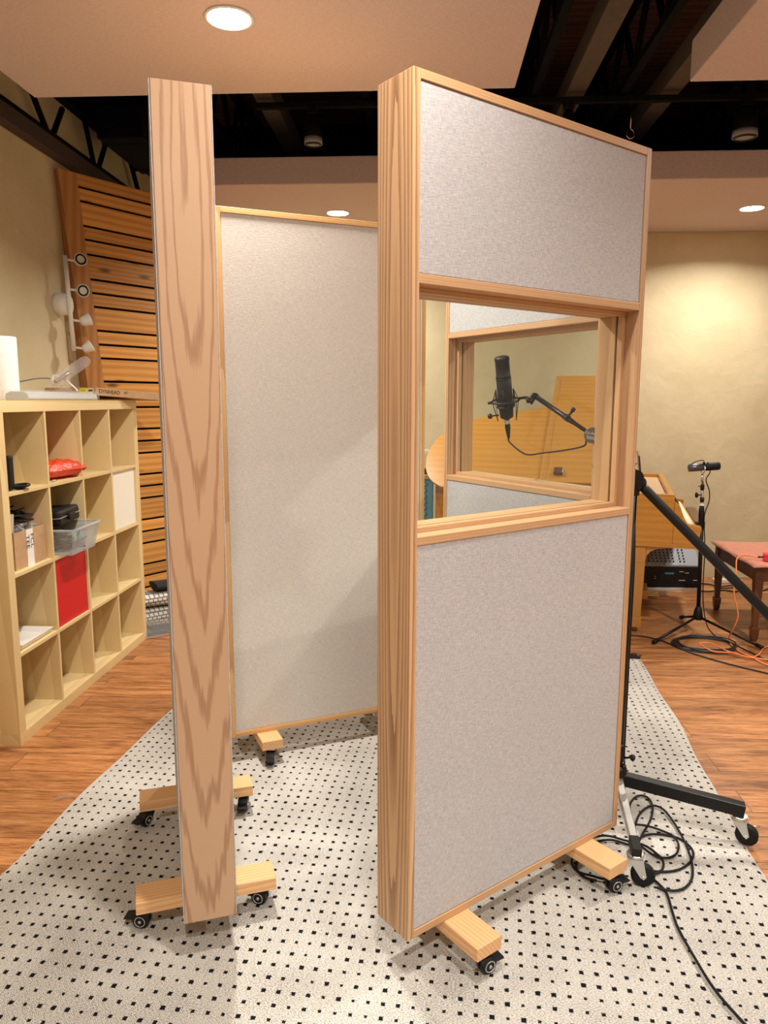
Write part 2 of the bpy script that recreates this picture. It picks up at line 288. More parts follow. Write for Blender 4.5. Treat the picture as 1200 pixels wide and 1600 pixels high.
# ================================================================== mesh helpers
class MB:
    def __init__(s): s.v = []; s.f = []; s.sm = []; s.mi = []
    def add(s, vs, fs, smooth=False, mi=0):
        o = len(s.v); s.v += [tuple(x) for x in vs]; s.f += [tuple(o+i for i in f) for f in fs]
        s.sm += [smooth]*len(fs); s.mi += [mi]*len(fs); return s
    def box(s, x0, x1, y0, y1, z0, z1, mi=0, M=None):
        v = [Vector((x, y, z)) for x in (x0, x1) for y in (y0, y1) for z in (z0, z1)]
        if M is not None: v = [M @ p for p in v]
        return s.add(v, [(0, 1, 3, 2), (4, 6, 7, 5), (0, 4, 5, 1), (2, 3, 7, 6), (0, 2, 6, 4), (1, 5, 7, 3)], False, mi)
    def prism(s, pts, z0, z1, plane='xy', mi=0, M=None):
        n = len(pts); v = []
        for h in (z0, z1):
            for a, b in pts:
                p = {'xy': (a, b, h), 'xz': (a, h, b), 'yz': (h, a, b)}[plane]; v.append(Vector(p))
        if M is not None: v = [M @ p for p in v]
        # orient outwards
        area2 = sum(pts[i][0]*pts[(i+1) % n][1]-pts[(i+1) % n][0]*pts[i][1] for i in range(n))
        fl = (area2 > 0) == (plane != 'xz')
        f = [tuple(range(n-1, -1, -1)), tuple(range(n, 2*n))] + [(i, (i+1) % n, n+(i+1) % n, n+i) for i in range(n)]
        if not fl: f = [tuple(reversed(q)) for q in f]
        if z1 < z0: f = [tuple(reversed(q)) for q in f]
        return s.add(v, f, False, mi)
    def tube(s, pts, r, seg=8, closed=False, mi=0, cap=True):
        P = [Vector(p) for p in pts]; n = len(P); rs = r if isinstance(r, (list, tuple)) else [r]*n
        T = []
        for i in range(n):
            a = P[(i-1) % n] if (closed or i) else P[i]; b = P[(i+1) % n] if (closed or i < n-1) else P[i]
            d = b-a; T.append(d.normalized() if d.length > 1e-9 else Vector((0, 0, 1)))
        up = Vector((0, 0, 1)) if abs(T[0].z) < .9 else Vector((1, 0, 0))
        N = (up - T[0]*up.dot(T[0])).normalized(); v = []
        for i in range(n):
            N = N - T[i]*N.dot(T[i])
            N = N.normalized() if N.length > 1e-6 else T[i].orthogonal().normalized()
            B = T[i].cross(N)
            for k in range(seg):
                a = 2*math.pi*k/seg; v.append(P[i] + (N*math.cos(a)+B*math.sin(a))*rs[i])
        f = []
        for i in range(n if closed else n-1):
            j = (i+1) % n
            for k in range(seg): f.append((i*seg+k, i*seg+(k+1) % seg, j*seg+(k+1) % seg, j*seg+k))
        s.add(v, f, True, mi)
        if cap and not closed:
            o = len(s.v)-n*seg
            s.f += [tuple(o+k for k in reversed(range(seg))), tuple(o+(n-1)*seg+k for k in range(seg))]; s.sm += [False]*2; s.mi += [mi]*2
        return s
    def cyl(s, p0, p1, r0, r1=None, seg=20, mi=0):
        return s.tube([p0, p1], [r0, r0 if r1 is None else r1], seg, mi=mi)
    def lathe(s, prof, o=(0, 0, 0), d=(0, 0, 1), seg=24, mi=0, smooth=True, sx=1.0, sy=1.0, cap=True):
        d = Vector(d).normalized(); a = d.orthogonal().normalized()
        if abs(d.z) > .99: a = Vector((1, 0, 0))
        b = d.cross(a); o = Vector(o); v = []
        for r, h in prof:
            for k in range(seg):
                t = 2*math.pi*k/seg; v.append(o + d*h + a*(math.cos(t)*r*sx) + b*(math.sin(t)*r*sy))
        f = []
        for i in range(len(prof)-1):
            for k in range(seg): f.append((i*seg+k, i*seg+(k+1) % seg, (i+1)*seg+(k+1) % seg, (i+1)*seg+k))
        s.add(v, f, smooth, mi)
        o2 = len(s.v)-len(prof)*seg
        if not cap: return s
        if prof[0][0] > 1e-5: s.f.append(tuple(o2+k for k in reversed(range(seg)))); s.sm.append(False); s.mi.append(mi)
        if prof[-1][0] > 1e-5: s.f.append(tuple(o2+(len(prof)-1)*seg+k for k in range(seg))); s.sm.append(False); s.mi.append(mi)
        return s
    def grid(s, nx, ny, fn, mi=0, smooth=True):
        v = [fn(i/(nx-1), j/(ny-1)) for j in range(ny) for i in range(nx)]
        f = [(j*nx+i, j*nx+i+1, (j+1)*nx+i+1, (j+1)*nx+i) for j in range(ny-1) for i in range(nx-1)]
        return s.add(v, f, smooth, mi)
    def build(s, name, mat, parent=None, bevel=0.0, loc=None, rot=None, label=None):
        me = bpy.data.meshes.new(name); me.from_pydata(s.v, [], s.f); me.update()
        me.polygons.foreach_set('use_smooth', s.sm); me.polygons.foreach_set('material_index', s.mi)
        for m in (mat if isinstance(mat, (list, tuple)) else [mat]): me.materials.append(m)
        o = bpy.data.objects.new(name, me); COL.objects.link(o)
        if parent is not None: o.parent = parent
        if loc is not None: o.location = loc
        if rot is not None: o.rotation_euler = rot
        if bevel:
            bv = o.modifiers.new('bevel', 'BEVEL'); bv.width = bevel; bv.segments = 2; bv.limit_method = 'ANGLE'; bv.angle_limit = R(50)
        if label: o['label'] = label
        return o
def smooth_path(pts, n=6, closed=False):
    P = [Vector(p) for p in pts]; out = []; m = len(P)
    for i in range(m if closed else m-1):
        g = lambda k: P[k % m] if closed else P[max(0, min(m-1, k))]
        p0, p1, p2, p3 = g(i-1), g(i), g(i+1), g(i+2)
        for k in range(n):
            t = k/n; out.append(.5*((2*p1)+(p2-p0)*t+(2*p0-5*p1+4*p2-p3)*t*t+(3*p1-p0-3*p2+p3)*t**3))
    if not closed: out.append(P[-1])
    return out
def box_part(name, mat, parent, x0, x1, y0, y1, z0, z1, bevel=.0015, label=None):
    return MB().box(x0, x1, y0, y1, z0, z1).build(name, mat, parent, bevel, label=label)
def thing(name, label, cat, loc, rotz=RA, group=None):
    o = bpy.data.objects.new(name, None); COL.objects.link(o); o.location = loc; o.rotation_euler = (0, 0, rotz); o.empty_display_size = .1
    o['label'] = label; o['category'] = cat
    if group: o['group'] = group
    return o
def tag(o, label, cat, group=None):
    o['label'] = label; o['category'] = cat
    if group: o['group'] = group
    return o
def struct(name, mb, mat, bevel=0.0):
    o = mb.build(name, mat, None, bevel, rot=(0, 0, RA)); o['kind'] = 'structure'; return o
def dup(root, loc, rotz=None, label=None):
    r = root.copy(); COL.objects.link(r); r.location = loc
    if rotz is not None: r.rotation_euler = (0, 0, rotz)
    if label: r['label'] = label
    for ch in list(root.children):
        c = ch.copy(); COL.objects.link(c); c.parent = r
        for g in list(ch.children):
            d = g.copy(); COL.objects.link(d); d.parent = c
    return r
def lettering(name, txt, size, mat, parent, M, sx=1.0, extrude=.0004):
    cu = bpy.data.curves.new(name, 'FONT'); cu.body = txt; cu.size = size; cu.extrude = extrude; cu.align_x = 'CENTER'; cu.align_y = 'CENTER'
    tmp = bpy.data.objects.new('tmp', cu); COL.objects.link(tmp)
    dg = bpy.context.evaluated_depsgraph_get(); me = bpy.data.meshes.new_from_object(tmp.evaluated_get(dg))
    bpy.data.objects.remove(tmp); me.transform(Matrix.Diagonal((sx, 1, 1, 1))); me.transform(M)
    me.materials.clear(); me.materials.append(mat); me.name = name
    o = bpy.data.objects.new(name, me); COL.objects.link(o); o.parent = parent; return o
def frame(o, x, y):
    x = Vector(x).normalized(); y = Vector(y).normalized(); z = x.cross(y).normalized(); y = z.cross(x)
    return Matrix(((x.x, y.x, z.x, o[0]), (x.y, y.y, z.y, o[1]), (x.z, y.z, z.z, o[2]), (0, 0, 0, 1)))

# ================================================================== the room
UL, UR, VB, VF, ZC = -2.13, 4.35, 6.32, -3.1, 3.65
struct('floor', MB().box(UL-.2, UR+.2, VF-.2, VB+.2, -.12, 0), M_floor)
struct('wall_left', MB().box(UL-.2, UL, VF-.2, VB+.2, 0, ZC), M_plaster)
struct('wall_back', MB().box(UL, UR, VB, VB+.2, 0, ZC), M_plaster)
struct('wall_right', MB().box(UR, UR+.2, VF-.2, VB+.2, 0, ZC), M_plaster)
struct('wall_front', MB().box(UL, UR, VF-.2, VF, 0, ZC), M_plaster)
mb = MB(); v = VF-.2
while v < VB+.2:
    mb.box(UL-.2, UR+.2, v, v+.133, ZC, ZC+.05); v += .138
struct('ceiling', mb, M_deckwood)
struct('trim_1', MB().box(UL, UL+.06, VF, VB, 3.2, ZC), M_dark)
struct('trim_2', MB().box(UL, UR, VB-.1, VB, 2.97, ZC), M_dark)

# open-web roof trusses (run away from the camera)
def truss(u, z0, z1, label, mat=M_navy, chord=.04, t0=3.2):
    r = thing('roof_truss', label, 'truss', W(u, 0, 0), group='open web roof trusses')
    MB().box(-.022, .022, VF+.01, VB-.11, z0, z0+chord).build('bottom_chord', mat, r)
    MB().box(-.03, .03, VF+.01, VB-.11, z1-chord, z1).build('top_chord', mat, r)
    w = MB(); v = -1.35; k = 0
    while v < VB-.4:
        a, b = (z0+chord*.5, z1-chord*.5) if k % 2 == 0 else (z1-chord*.5, z0+chord*.5)
        w.tube([(0, v, a), (0, v+.26, b)], .018, 6); v += .26; k += 1
    w.build('web_bracing', mat, r)
    return r
r = thing('roof_truss', 'brown steel truss lying along the top of the left plaster wall', 'truss', W(UL+.05, 0, 0))
MB().box(-.04, .03, VF+.01, VB-.01, 2.845, 2.925).build('bottom_chord', M_ledger, r)
mb = MB().box(-.03, .03, VF+.01, VB-.01, 2.926, 2.95)
for a, b in [((4.00, 3.19), (4.25, 2.93)), ((4.43, 3.14), (4.28, 2.93)), ((4.71, 3.19), (4.83, 2.93)), ((5.05, 3.19), (4.87, 2.93)), ((3.45, 2.93), (3.2, 3.19)), ((3.5, 2.93), (3.65, 3.19)), ((5.4, 3.19), (5.6, 2.93))]:
    mb.tube([(0, a[0], a[1]), (0, b[0], b[1])], .016, 6)
mb.build('web_bracing', M_navy, r)
truss(-1.35, 3.22, 3.64, 'black open web truss above the gap left of the big ceiling panel')
truss(-.35, 3.22, 3.64, 'black open web truss above the second gobo from the left')
truss(.62, 3.22, 3.64, 'black open web truss just right of the big ceiling panel')
truss(1.12, 3.22, 3.64, 'black open web truss between the two taupe joists')
truss(2.05, 3.22, 3.64, 'black open web truss above the small right ceiling panel')
for u, lab in [(.86, 'taupe wooden joist left of the central black truss'), (1.40, 'taupe wooden joist running behind the right ceiling panel'), (-.95, 'taupe wooden joist dimly seen above the pale gobo')]:
    o = MB().box(-.055, .055, VF+.01, VB-.11, 3.24, 3.36).build('ceiling_joist', M_taupe, None, .004, loc=W(u, 0, 0), rot=(0, 0, RA)); tag(o, lab, 'joist', 'taupe ceiling joists')
r = thing('air_duct', 'dark boxy duct above the slatted corner panel', 'duct', W(UL+.35, 4.75, 3.0))
MB().box(-.14, .14, -.25, .45, 0, .19).build('casing', M_dark, r, .01)
for y in (-.15, .35): MB().box(-.15, .15, y, y+.02, -.003, ZC-3.0).build('hanging_strap', M_dark, r)

# fabric ceiling panels and the long soffit
def cloud(u0, u1, v0, v1, lab):
    r = thing('ceiling_panel', lab, 'ceiling panel', W(u0, v0, 2.83))
    MB().box(0, u1-u0, 0, v1-v0, 0, .165).build('fabric_box', M_cloud, r, .006)
    for x in (.3, u1-u0-.3):
        for y in (.3, v1-v0-.3):
            MB().cyl((x, y, .16), (x, y, .42), .003, seg=6).build('hanging_wire', M_black, r)
    return r
cloud(-1.755, .385, -.62, 3.475, 'large taupe fabric ceiling panel overhead, nearest on the left')
cloud(1.118, 3.26, -.62, 3.445, 'taupe fabric ceiling panel in the upper right corner')
r = thing('ceiling_panel', 'long low fabric ceiling panel along the back wall', 'ceiling panel', W(-1.5, 4.86, 2.83))
MB().box(0, UR+1.49, 0, VB-4.87, 0, .165).build('fabric_box', M_cloud, r, .006)
names = {(0): 'bright recessed ceiling light in the big panel overhead', 6: 'small recessed light in the back soffit above the pale gobo', 7: 'small recessed light in the back soffit at the right edge'}
for i, (u, v, k) in enumerate(LAMPS):
    r = thing('recessed_light', names.get(i, 'recessed ceiling light out of view above the camera'), 'ceiling light', W(u, v, 2.83), group='recessed ceiling lights')
    MB().lathe([(.076, -.001), (.088, -.001), (.090, -.004), (.079, -.007), (.075, -.004), (.076, -.001)], seg=32, cap=False).build('trim_ring', M_white, r)
    MB().lathe([(.0001, -.0045), (.076, -.0040)], seg=32).build('lens', M_lens, r)
    l = bpy.data.lights.new('recessed_light_lamp', 'AREA'); l.shape = 'DISK'; l.size = .12; l.energy = LAMP_W*k; l.color = LAMP_C; l.spread = R(148)
    o = bpy.data.objects.new('recessed_light_lamp', l); COL.objects.link(o); o.location = (W(u, v, 2.818)); 

# track rail with heads
r = thing('track_rail', 'thin black lighting rail crossing under the roof trusses', 'track', W(0, 4.6, 3.18))
MB().box(-1.0, 3.9, -.018, .018, 0, .03).build('rail', M_black, r)
for x in (-.6, 1.2, 3.0): MB().cyl((x, 0, .03), (x, 0, .06), .006, seg=6).build('bracket', M_black, r)
def head(u, lab, big, ring):
    r = thing('track_light', lab, 'spotlight', W(u, 4.6, 3.18), group='spotlights on the black rail')
    MB().box(-.03, .03, -.02, .02, -.035, 0).build('adapter', M_black, r, .003)
    MB().lathe([(.02, -.04), (big, -.06), (big, -.20), (big*.85, -.21), (big*.8, -.19)], seg=24).build('lamp_housing', M_black, r)
    if ring: MB().lathe([(big+.002, -.165), (big+.003, -.165), (big+.003, -.200), (big+.001, -.200)], seg=24).build('grey_ring', M_grey, r)
head(.82, 'slim black spotlight on the rail above the window gobo', .035, False)
head(1.82, 'fat black spotlight with grey ring on the rail at right', .065, True)
head(-.66, 'dim black spotlight on the rail above the pale gobo', .05, True)
r = thing('ceiling_hook', 'small steel hook hanging over the window gobo corner', 'hook', W(1.213, 4.75, 3.02))
MB().tube([(0, 0, .22), (0, 0, .07)], .003, 6).tube(smooth_path([(0, 0, .07), (.02, 0, .05), (.022, 0, .025), (0, 0, .012), (-.02, 0, .03), (-.018, 0, .05)], 4), .003, 6).build('hook', M_chrome, r)

# ================================================================== rug
RR = R(-8.28)
def rugz(x, y):
    return .0015*math.sin(x*9+y*3)+.0015*math.sin(y*7-x*2)
def mk_rug():
    x0, x1, y0, y1 = -1.515, .89, .55, 4.31
    mb = MB(); nx, ny = 70, 90
    def top(a, b):
        x = x0+(x1-x0)*a; y = y0+(y1-y0)*b
        ed = min(a, 1-a, b, 1-b); e = 0.0 if ed < .002 else 1.0
        wob = .008*math.sin(y*4.1)+.006*math.sin(y*9.3+1)
        if a < .01: x += wob*.8
        if a > .99: x += wob*.8
        return (x, y, .001 + e*(.0065 + rugz(x, y)))
    mb.grid(nx, ny, top)
    return mb.build('patterned_rug', M_rug, None, rot=(0, 0, RR))
rug = thing('area_rug', 'pale woven area rug with rows of small black tufts, under the gobos', 'rug', (0, 0, 0), 0)
o = mk_rug(); o.name = 'rug_body'; o.parent = rug
mb = MB(); rnd = random.Random(3)
for i in range(620):
    x = -1.50 + 2.38*i/619+rnd.uniform(-.003, .003); a = rnd.uniform(-.035, .035); L = rnd.uniform(.04, .09)
    mb.tube([(x, 4.305, .008), (x+a*.4, 4.305+L*.5, .012+rnd.uniform(0, .012)), (x+a, 4.305+L, .004+rnd.uniform(0, .012))], [.0035, .003, .0015], 4)
o = mb.build('fringe', M_blackfluff, rug, rot=(0, 0, RR), label='black yarn fringe'); o['kind'] = 'stuff'

# ================================================================== gobos
GL, GT, GZ, GH = .8796, .1304, .1150, 2.0865
ST = .0215
def caster(parent, x, y, zt, yaw, brake=True):
    """small twin-wheel black caster, top plate at zt, wheels on the rug"""
    c, s = math.cos(yaw), math.sin(yaw)
    M = Matrix.Translation((x, y, 0)) @ Matrix.Rotation(yaw, 4, 'Z')
    mb = MB(); r = .0235; zw = .0085 + r
    mb.box(-.024, .024, -.019, .019, zt-.004, zt, 1, M)
    mb.lathe([(.016, zt-.016), (.018, zt-.004)], (x, y, 0), (0, 0, 1), 16, 0)
    pr = [(-.016, zt-.016), (.018, zt-.016), (.034, zw+.012), (.030, zw-.006), (.012, zw-.012), (-.004, zw+.006)]
    for yy in (-.017, .014): mb.prism(pr, yy, yy+.003, 'xz', 0, M)
    mb.prism([(-.016, zt-.016), (.018, zt-.016), (.034, zw+.016), (.026, zw+.026), (.0, zt-.024)], -.016, .016, 'xz', 0, M)
    for yy in (-.013, .002):
        a = M @ Vector((.016, yy, zw)); b = M @ Vector((.016, yy+.011, zw)); mb.cyl(a, b, r, seg=20)
    for sg in (-1, 1):
        c = M @ Vector((.016, sg*.0170, zw)); dv = M.to_3x3() @ Vector((0, sg, 0))
        mb.lathe([(.0, .0035), (.0045, .003), (.005, .0)], c, dv, 10, 1)
        mb.lathe([(.0135, .0), (.0135, .0012), (.0160, .0012), (.0160, .0), (.0135, .0)], c, dv, 20, 1, cap=False)
    if brake: mb.prism([(.030, zw+.016), (.062, zw+.010), (.064, zw+.004), (.032, zw+.004)], -.015, .015, 'xz', 0, M)
    return mb.build('caster', [M_blackp, M_zinc], parent)
def gobo(name, label, loc, rotz, windowed, mstile, mrail, mend, T=GT, front_foot=.128, back_foot=.128, stile=True, yaws=(0, 0, 0, 0), feet=(.125, .668), mfab=None):
    mfab = mfab or M_fab
    r = thing(name, label, 'gobo', loc, rotz, 'wheeled sound gobos')
    z0, z1 = GZ, GZ+GH; L = GL
    box_part('end_board', mend, r, 0, ST, 0, T, z0, z1)
    box_part('end_board', mend, r, L-ST, L, 0, T, z0, z1)
    box_part('top_rail', mrail, r, ST, L-ST, 0, T, z1-ST, z1)
    box_part('bottom_rail', mrail, r, ST, L-ST, 0, T, z0, z0+ST)
    a = ST if stile else .002
    zb, zt = z0+ST, z1-ST
    def fab(zz0, zz1):
        if stile:
            box_part('fabric_panel', mfab, r, ST+.0005, L-ST-.0005, .0025, .026, zz0, zz1, .003)
            box_part('fabric_panel', mfab, r, ST+.0005, L-ST-.0005, T-.026, T-.0025, zz0, zz1, .003)
        else:
            box_part('fabric_panel', mfab, r, a, L-a, -.003, -.0002, zz0-ST, zz1+ST, .001)
            box_part('fabric_panel', mfab, r, a, L-a, T+.0002, T+.0035, zz0-ST, zz1+ST, .001)
    if windowed:
        wb, wt = 1.1684, 1.7512
        box_part('window_header', mrail, r, ST, L-ST, 0, T, wt, wt+ST)
        box_part('window_sill', mrail, r, ST, L-ST, 0, T, wb-ST, wb)
        fab(zb, wb-ST); fab(wt+ST, zt)
        # glazing: a thin front stop, the pane, a deeper rear block
        st = .013
        def ringy(nm, y0, y1, d):
            x0, x1 = ST, L-ST
            box_part(nm, mrail, r, x0, x1, y0, y1, wt-d, wt, .0012); box_part(nm, mrail, r, x0, x1, y0, y1, wb, wb+d, .0012)
            box_part(nm, mstile, r, x0, x0+d, y0, y1, wb+d, wt-d, .0012); box_part(nm, mstile, r, x1-d, x1, y0, y1, wb+d, wt-d, .0012)
        ringy('glazing_bead', .046, .0635, st); ringy('glazing_frame', .0705, T, st)
        MB().box(ST+.003, L-ST-.003, .0655, .0690, wb+.003, wt-.003).build('glass_pane', M_glass, r)
    else:
        fab(zb, zt)
    bz0 = GZ-.038
    for k, fx in enumerate(feet):
        ft = MB().box(fx, fx+.087, -front_foot, T+back_foot, bz0, GZ-.0002).build('foot_beam', M_fir, r, .002)
        for j, yy in enumerate((-front_foot+.028, T+back_foot-.028)):
            caster(ft, fx+.043, yy, bz0, yaws[k*2+j])
    return r
UA = lambda x, y: (x, y, 0)
gobo('window_gobo', 'tall oak framed gobo with window and grey fabric, nearest on the right', UA(.0625, 1.7135), .6457, True, M_oak_z, M_oak_x, M_oak_plain, yaws=(R(-7), R(60), R(-17), R(90)))
ba = .2973
gobo('solid_gobo', 'gobo seen edge on showing its pale wood end, leftmost in the booth', UA(-.525+math.cos(ba)*.1332, 1.7765+math.sin(ba)*.1332), ba+R(90), False, M_ply, M_ply, M_ply, T=.1332, stile=False, yaws=(R(58), R(68), R(163), R(133)))
gobo('solid_gobo', 'gobo with plain pale fabric face, standing at the back left of the booth', UA(-.6285, 2.8690), .4112, False, M_pine_z, M_pine_x, M_pine_z, front_foot=.09, yaws=(R(-114), R(60), R(-114), R(90)), feet=(.110, .668), mfab=M_fab_cream)
gobo('window_gobo', 'oak gobo with window seen through the glass of the nearest one', UA(.2634, 3.2480), -1.0264, True, M_oak_z, M_oak_x, M_oak_plain, yaws=(R(-90), R(60), R(-70), R(90)))

# ================================================================== cube shelf
shelf = thing('cube_shelf', 'birch coloured sixteen cube shelving unit against the left wall', 'shelf', W(-2.1225, 2.944, 0))
D_ = .39; SW = 1.488
box_part('side_panel', M_birch, shelf, 0, D_, 0, .05, .05, 1.438, .001)
box_part('side_panel', M_birch, shelf, 0, D_, SW-.05, SW, .05, 1.438, .001)
M_birch_y = wood('birch_effect_level', (.77, .60, .315), (.66, .49, .235), 'y', rings=5, stretch=.08, dist=2.5, contrast=(.1, .9), rough=.42, fine=.3)
box_part('top_panel', M_birch_y, shelf, 0, D_, 0, SW, 1.438, 1.488, .001)
box_part('bottom_panel', M_birch_y, shelf, 0, D_, 0, SW, 0, .05, .001)
cy = [.05 + k*.351 for k in range(4)]; cz = [.05 + k*.351 for k in range(4)]
for k in range(1, 4): box_part('shelf_board', M_birch_y, shelf, .002, D_-.001, .05, SW-.05, cz[k]-.016, cz[k], .0006)
for k in range(1, 4):
    for j in range(4): box_part('divider', M_birch, shelf, .002, D_-.002, cy[k]-.016, cy[k], cz[j], cz[j]+.335, .0006)
box_part('cube_door', M_cream, shelf, D_-.035, D_-.012, cy[3]+.002, cy[3]+.333, cz[2]+.002, cz[2]+.333, .001, 'cream white cube door')
box_part('cube_door', M_red, shelf, D_-.035, D_-.012, cy[1]+.002, cy[1]+.333, cz[1]+.002, cz[1]+.333, .001, 'bright red cube door')
SU = -2.1225
def row(k): return cz[k]
# ---- items in the cubes (row 3 = top)
r = thing('modem', 'slim black modem standing on edge in the top left cube', 'modem', W(-1.775, 3.068, row(3)))
MB().box(-.20, .02, -.020, .020, .004, .150).build('casing', M_blackp, r, .006)
MB().box(-.16, -.02, -.028, .028, 0, .006).build('stand_foot', M_blackp, r, .002)
mb = MB()
for k in range(5):
    a = .034+.006*k
    mb.tube([(.0+math.cos(t)*a*.9, .0+math.sin(t)*a, .004+.0035*k+.002*math.sin(3*t+k)) for t in [2*math.pi*i/20 for i in range(20)]], .0030, 6, closed=True)
o = mb.build('coiled_cable', M_blackp, None, loc=W(-1.772, 3.127, row(3)), rot=(0, 0, RA)); tag(o, 'small coil of black cable beside the modem in the top left cube', 'cable')
def pillow(mb, L, Wd, H, seed=1, wr=.006):
    rn = random.Random(seed); ph = [rn.uniform(0, 6) for _ in range(6)]
    def side(sg):
        def f(a, b):
            x = (a-.5)*L; y = (b-.5)*Wd
            e = max(0, 1-abs(2*a-1)**5)*max(0, 1-abs(2*b-1)**3.2)
            z = H*.5*e**.6*(1 if sg > 0 else .9)
            wv_ = wr*(math.sin(a*23+ph[0])*math.sin(b*17+ph[1])+.6*math.sin(a*41+b*30+ph[2]))*(1 if e > .05 else .15)
            return (x+.3*wv_, y+.5*wv_, H*.5+sg*(z+(wv_ if sg > 0 else 0)*min(1, e*2)))
        return f
    mb.grid(26, 18, side(1))
    g = MB().grid(26, 18, side(-1)); mb.add(g.v, [tuple(reversed(q)) for q in g.f], True)
    return mb
mb = pillow(MB(), .30, .17, .088, 4)
o = mb.build('plastic_bag', M_orangebag, None, loc=W(-1.835, 3.585, row(3)+.001), rot=(0, 0, RA+R(78))); tag(o, 'glossy orange red plastic bag in the second cube of the top row', 'bag')
r = thing('battery', 'tiny silver battery lying beside the orange red bag', 'battery', W(-1.752, 3.42, row(3)+.006))
MB().cyl((0, -.016, 0), (0, .013, 0), .0055, seg=10).build('battery_can', M_zinc, r); MB().cyl((0, .013, 0), (0, .019, 0), .004, seg=10).build('battery_tip', M_black, r)

# open cardboard box with bubble wrap
r = thing('cardboard_box', 'open brown cardboard box with white tape in the second row, left cube', 'box', W(-1.90, 3.185, row(2)))
bw, bl, bh = .28, .26, .165
mb = MB(); t = .004
mb.box(-bw/2, bw/2, -bl/2, bl/2, 0, t); mb.box(-bw/2, -bw/2+t, -bl/2, bl/2, t, bh); mb.box(bw/2-t, bw/2, -bl/2, bl/2, t, bh)
mb.box(-bw/2+t, bw/2-t, -bl/2, -bl/2+t, t, bh); mb.box(-bw/2+t, bw/2-t, bl/2-t, bl/2, t, bh); mb.build('carton', M_card, r)
MB().prism([(-bl/2-.004, bh), (-bl/2, bh), (-bl/2+.012, bh+.085), (-bl/2+.008, bh+.085)], -bw/2, bw/2, 'yz').build('flap', M_card, r)
MB().prism([(bl/2-.004, bh), (bl/2, bh), (bl/2+.014, bh+.05), (bl/2+.010, bh+.05)], -bw/2, bw/2-.02, 'yz').build('flap', M_card, r)
MB().box(bw/2, bw/2+.0008, -.03, .025, .0, bh).build('tape_strip', M_label_w, r, label='white printed tape')
MB().prism([(-bl/2-.0052, bh+.004), (-bl/2-.0042, bh+.004), (-bl/2+.0075, bh+.083), (-bl/2+.0065, bh+.083)], bw/2-.09, bw/2+.0, 'yz').build('tape_strip', M_label_w, r, label='white printed tape')
lettering('tape_text', 'FCL\nTEE', .036, M_ink, r, frame((bw/2+.0012, -.004, bh-.055), (0, 0, -1), (0, 1, 0)), 1.1)
lettering('tape_text', 'ICE', .050, M_ink, r, frame((bw/2-.045, -bl/2-.0005, bh+.042), (1, 0, 0), (0, .14, 1)), 1.0)
mb = pillow(MB(), .25, .20, .10, 9, .012)
o = mb.build('bubble_wrap', M_clear, None, loc=W(-1.865, 3.20, row(2)+.085), rot=(R(8), R(-4), RA+R(90))); tag(o, 'clear bubble wrap spilling out of the open cardboard box', 'bubble wrap')
mb = MB(); rn = random.Random(5)
for k in range(6):
    pts = [(rn.uniform(-.10, .09), rn.uniform(-.10, .08), rn.uniform(.0, .03)+.01*k) for _ in range(7)]
    mb.tube(smooth_path(pts, 5), .0035, 6)
mb.tube(smooth_path([(.05, -.10, .02), (.06, -.105, .10), (.03, -.08, .125), (.0, -.05, .09), (.02, -.03, .02)], 5), .003, 6)
o = mb.build('black_cables', M_blackp, None, loc=W(-1.86, 3.19, row(2)+.18), rot=(0, 0, RA)); tag(o, 'tangle of black cables on top of the bubble wrap box', 'cable')

# plastic tub
r = thing('plastic_tub', 'translucent plastic tub of cables in the second row, second cube', 'tub', W(-1.875, 3.512, row(2)))
mb = MB()
def tubshape(L0, W0, L1, W1, z0, z1, th=.003):
    v = []
    for (l, w, z) in ((L0, W0, z0), (L1, W1, z1), (L1-th, W1-th, z1), (L0-th, W0-th, z0+th)):
        v += [(-l, -w, z), (l, -w, z), (l, w, z), (-l, w, z)]
    f = [(3, 2, 1, 0)]
    for k in range(3): f += [(k*4+i, k*4+(i+1) % 4, (k+1)*4+(i+1) % 4, (k+1)*4+i) for i in range(4)]
    f.append((12, 13, 14, 15)); return v, f
mb.add(*tubshape(.205, .125, .225, .150, 0, .125)); mb.build('tub_body', M_frost, r, .006)
mb = MB(); mb.tube([(-.228, -.153, .125), (.228, -.153, .125), (.228, .153, .125), (-.228, .153, .125)], .006, 8, closed=True); mb.build('rim', M_frost, r)
mb = MB(); rn = random.Random(8)
for k in range(9):
    pts = [(rn.uniform(-.15, .185), rn.uniform(-.095, .10), rn.uniform(.012, .10)) for _ in range(7)]
    mb.tube(smooth_path(pts, 5), .004, 6)
o = mb.build('tangled_cables', M_blackp, None, loc=W(-1.875, 3.512, row(2)+.004), rot=(0, 0, RA)); tag(o, 'black cables coiled inside the translucent tub', 'cable')
mb = pillow(MB(), .16, .13, .07, 12, .006)
o = mb.build('green_circuit_pouch', plain('green_grey', (.16, .27, .22), .6, noise=.3), None, loc=W(-1.78, 3.56, row(2)+.02), rot=(0, 0, RA)); tag(o, 'dull green item showing through the translucent tub', 'pouch')
r = thing('equipment_case', 'black plastic equipment case lying across the translucent tub', 'case', W(-1.865, 3.505, row(2)+.132))
r.rotation_euler = (0, R(-4), RA+R(6))
MB().box(-.17, .135, -.135, .135, .0, .075).build('case_body', M_blackp, r, .014)
MB().box(-.165, .139, -.139, .139, .036, .040).build('case_seam', M_zinc, r, .001)
MB().box(.136, .150, -.04, .04, .02, .05).build('handle', M_blackp, r, .005)

# white tray on the third shelf
r = thing('white_tray', 'shallow white plastic tray in the third row, left cube', 'tray', W(-1.895, 3.165, row(1)))
mb = MB(); mb.add(*tubshape(.14, .125, .155, .14, 0, .026, .003)); mb.build('tray_body', M_white, r, .004)

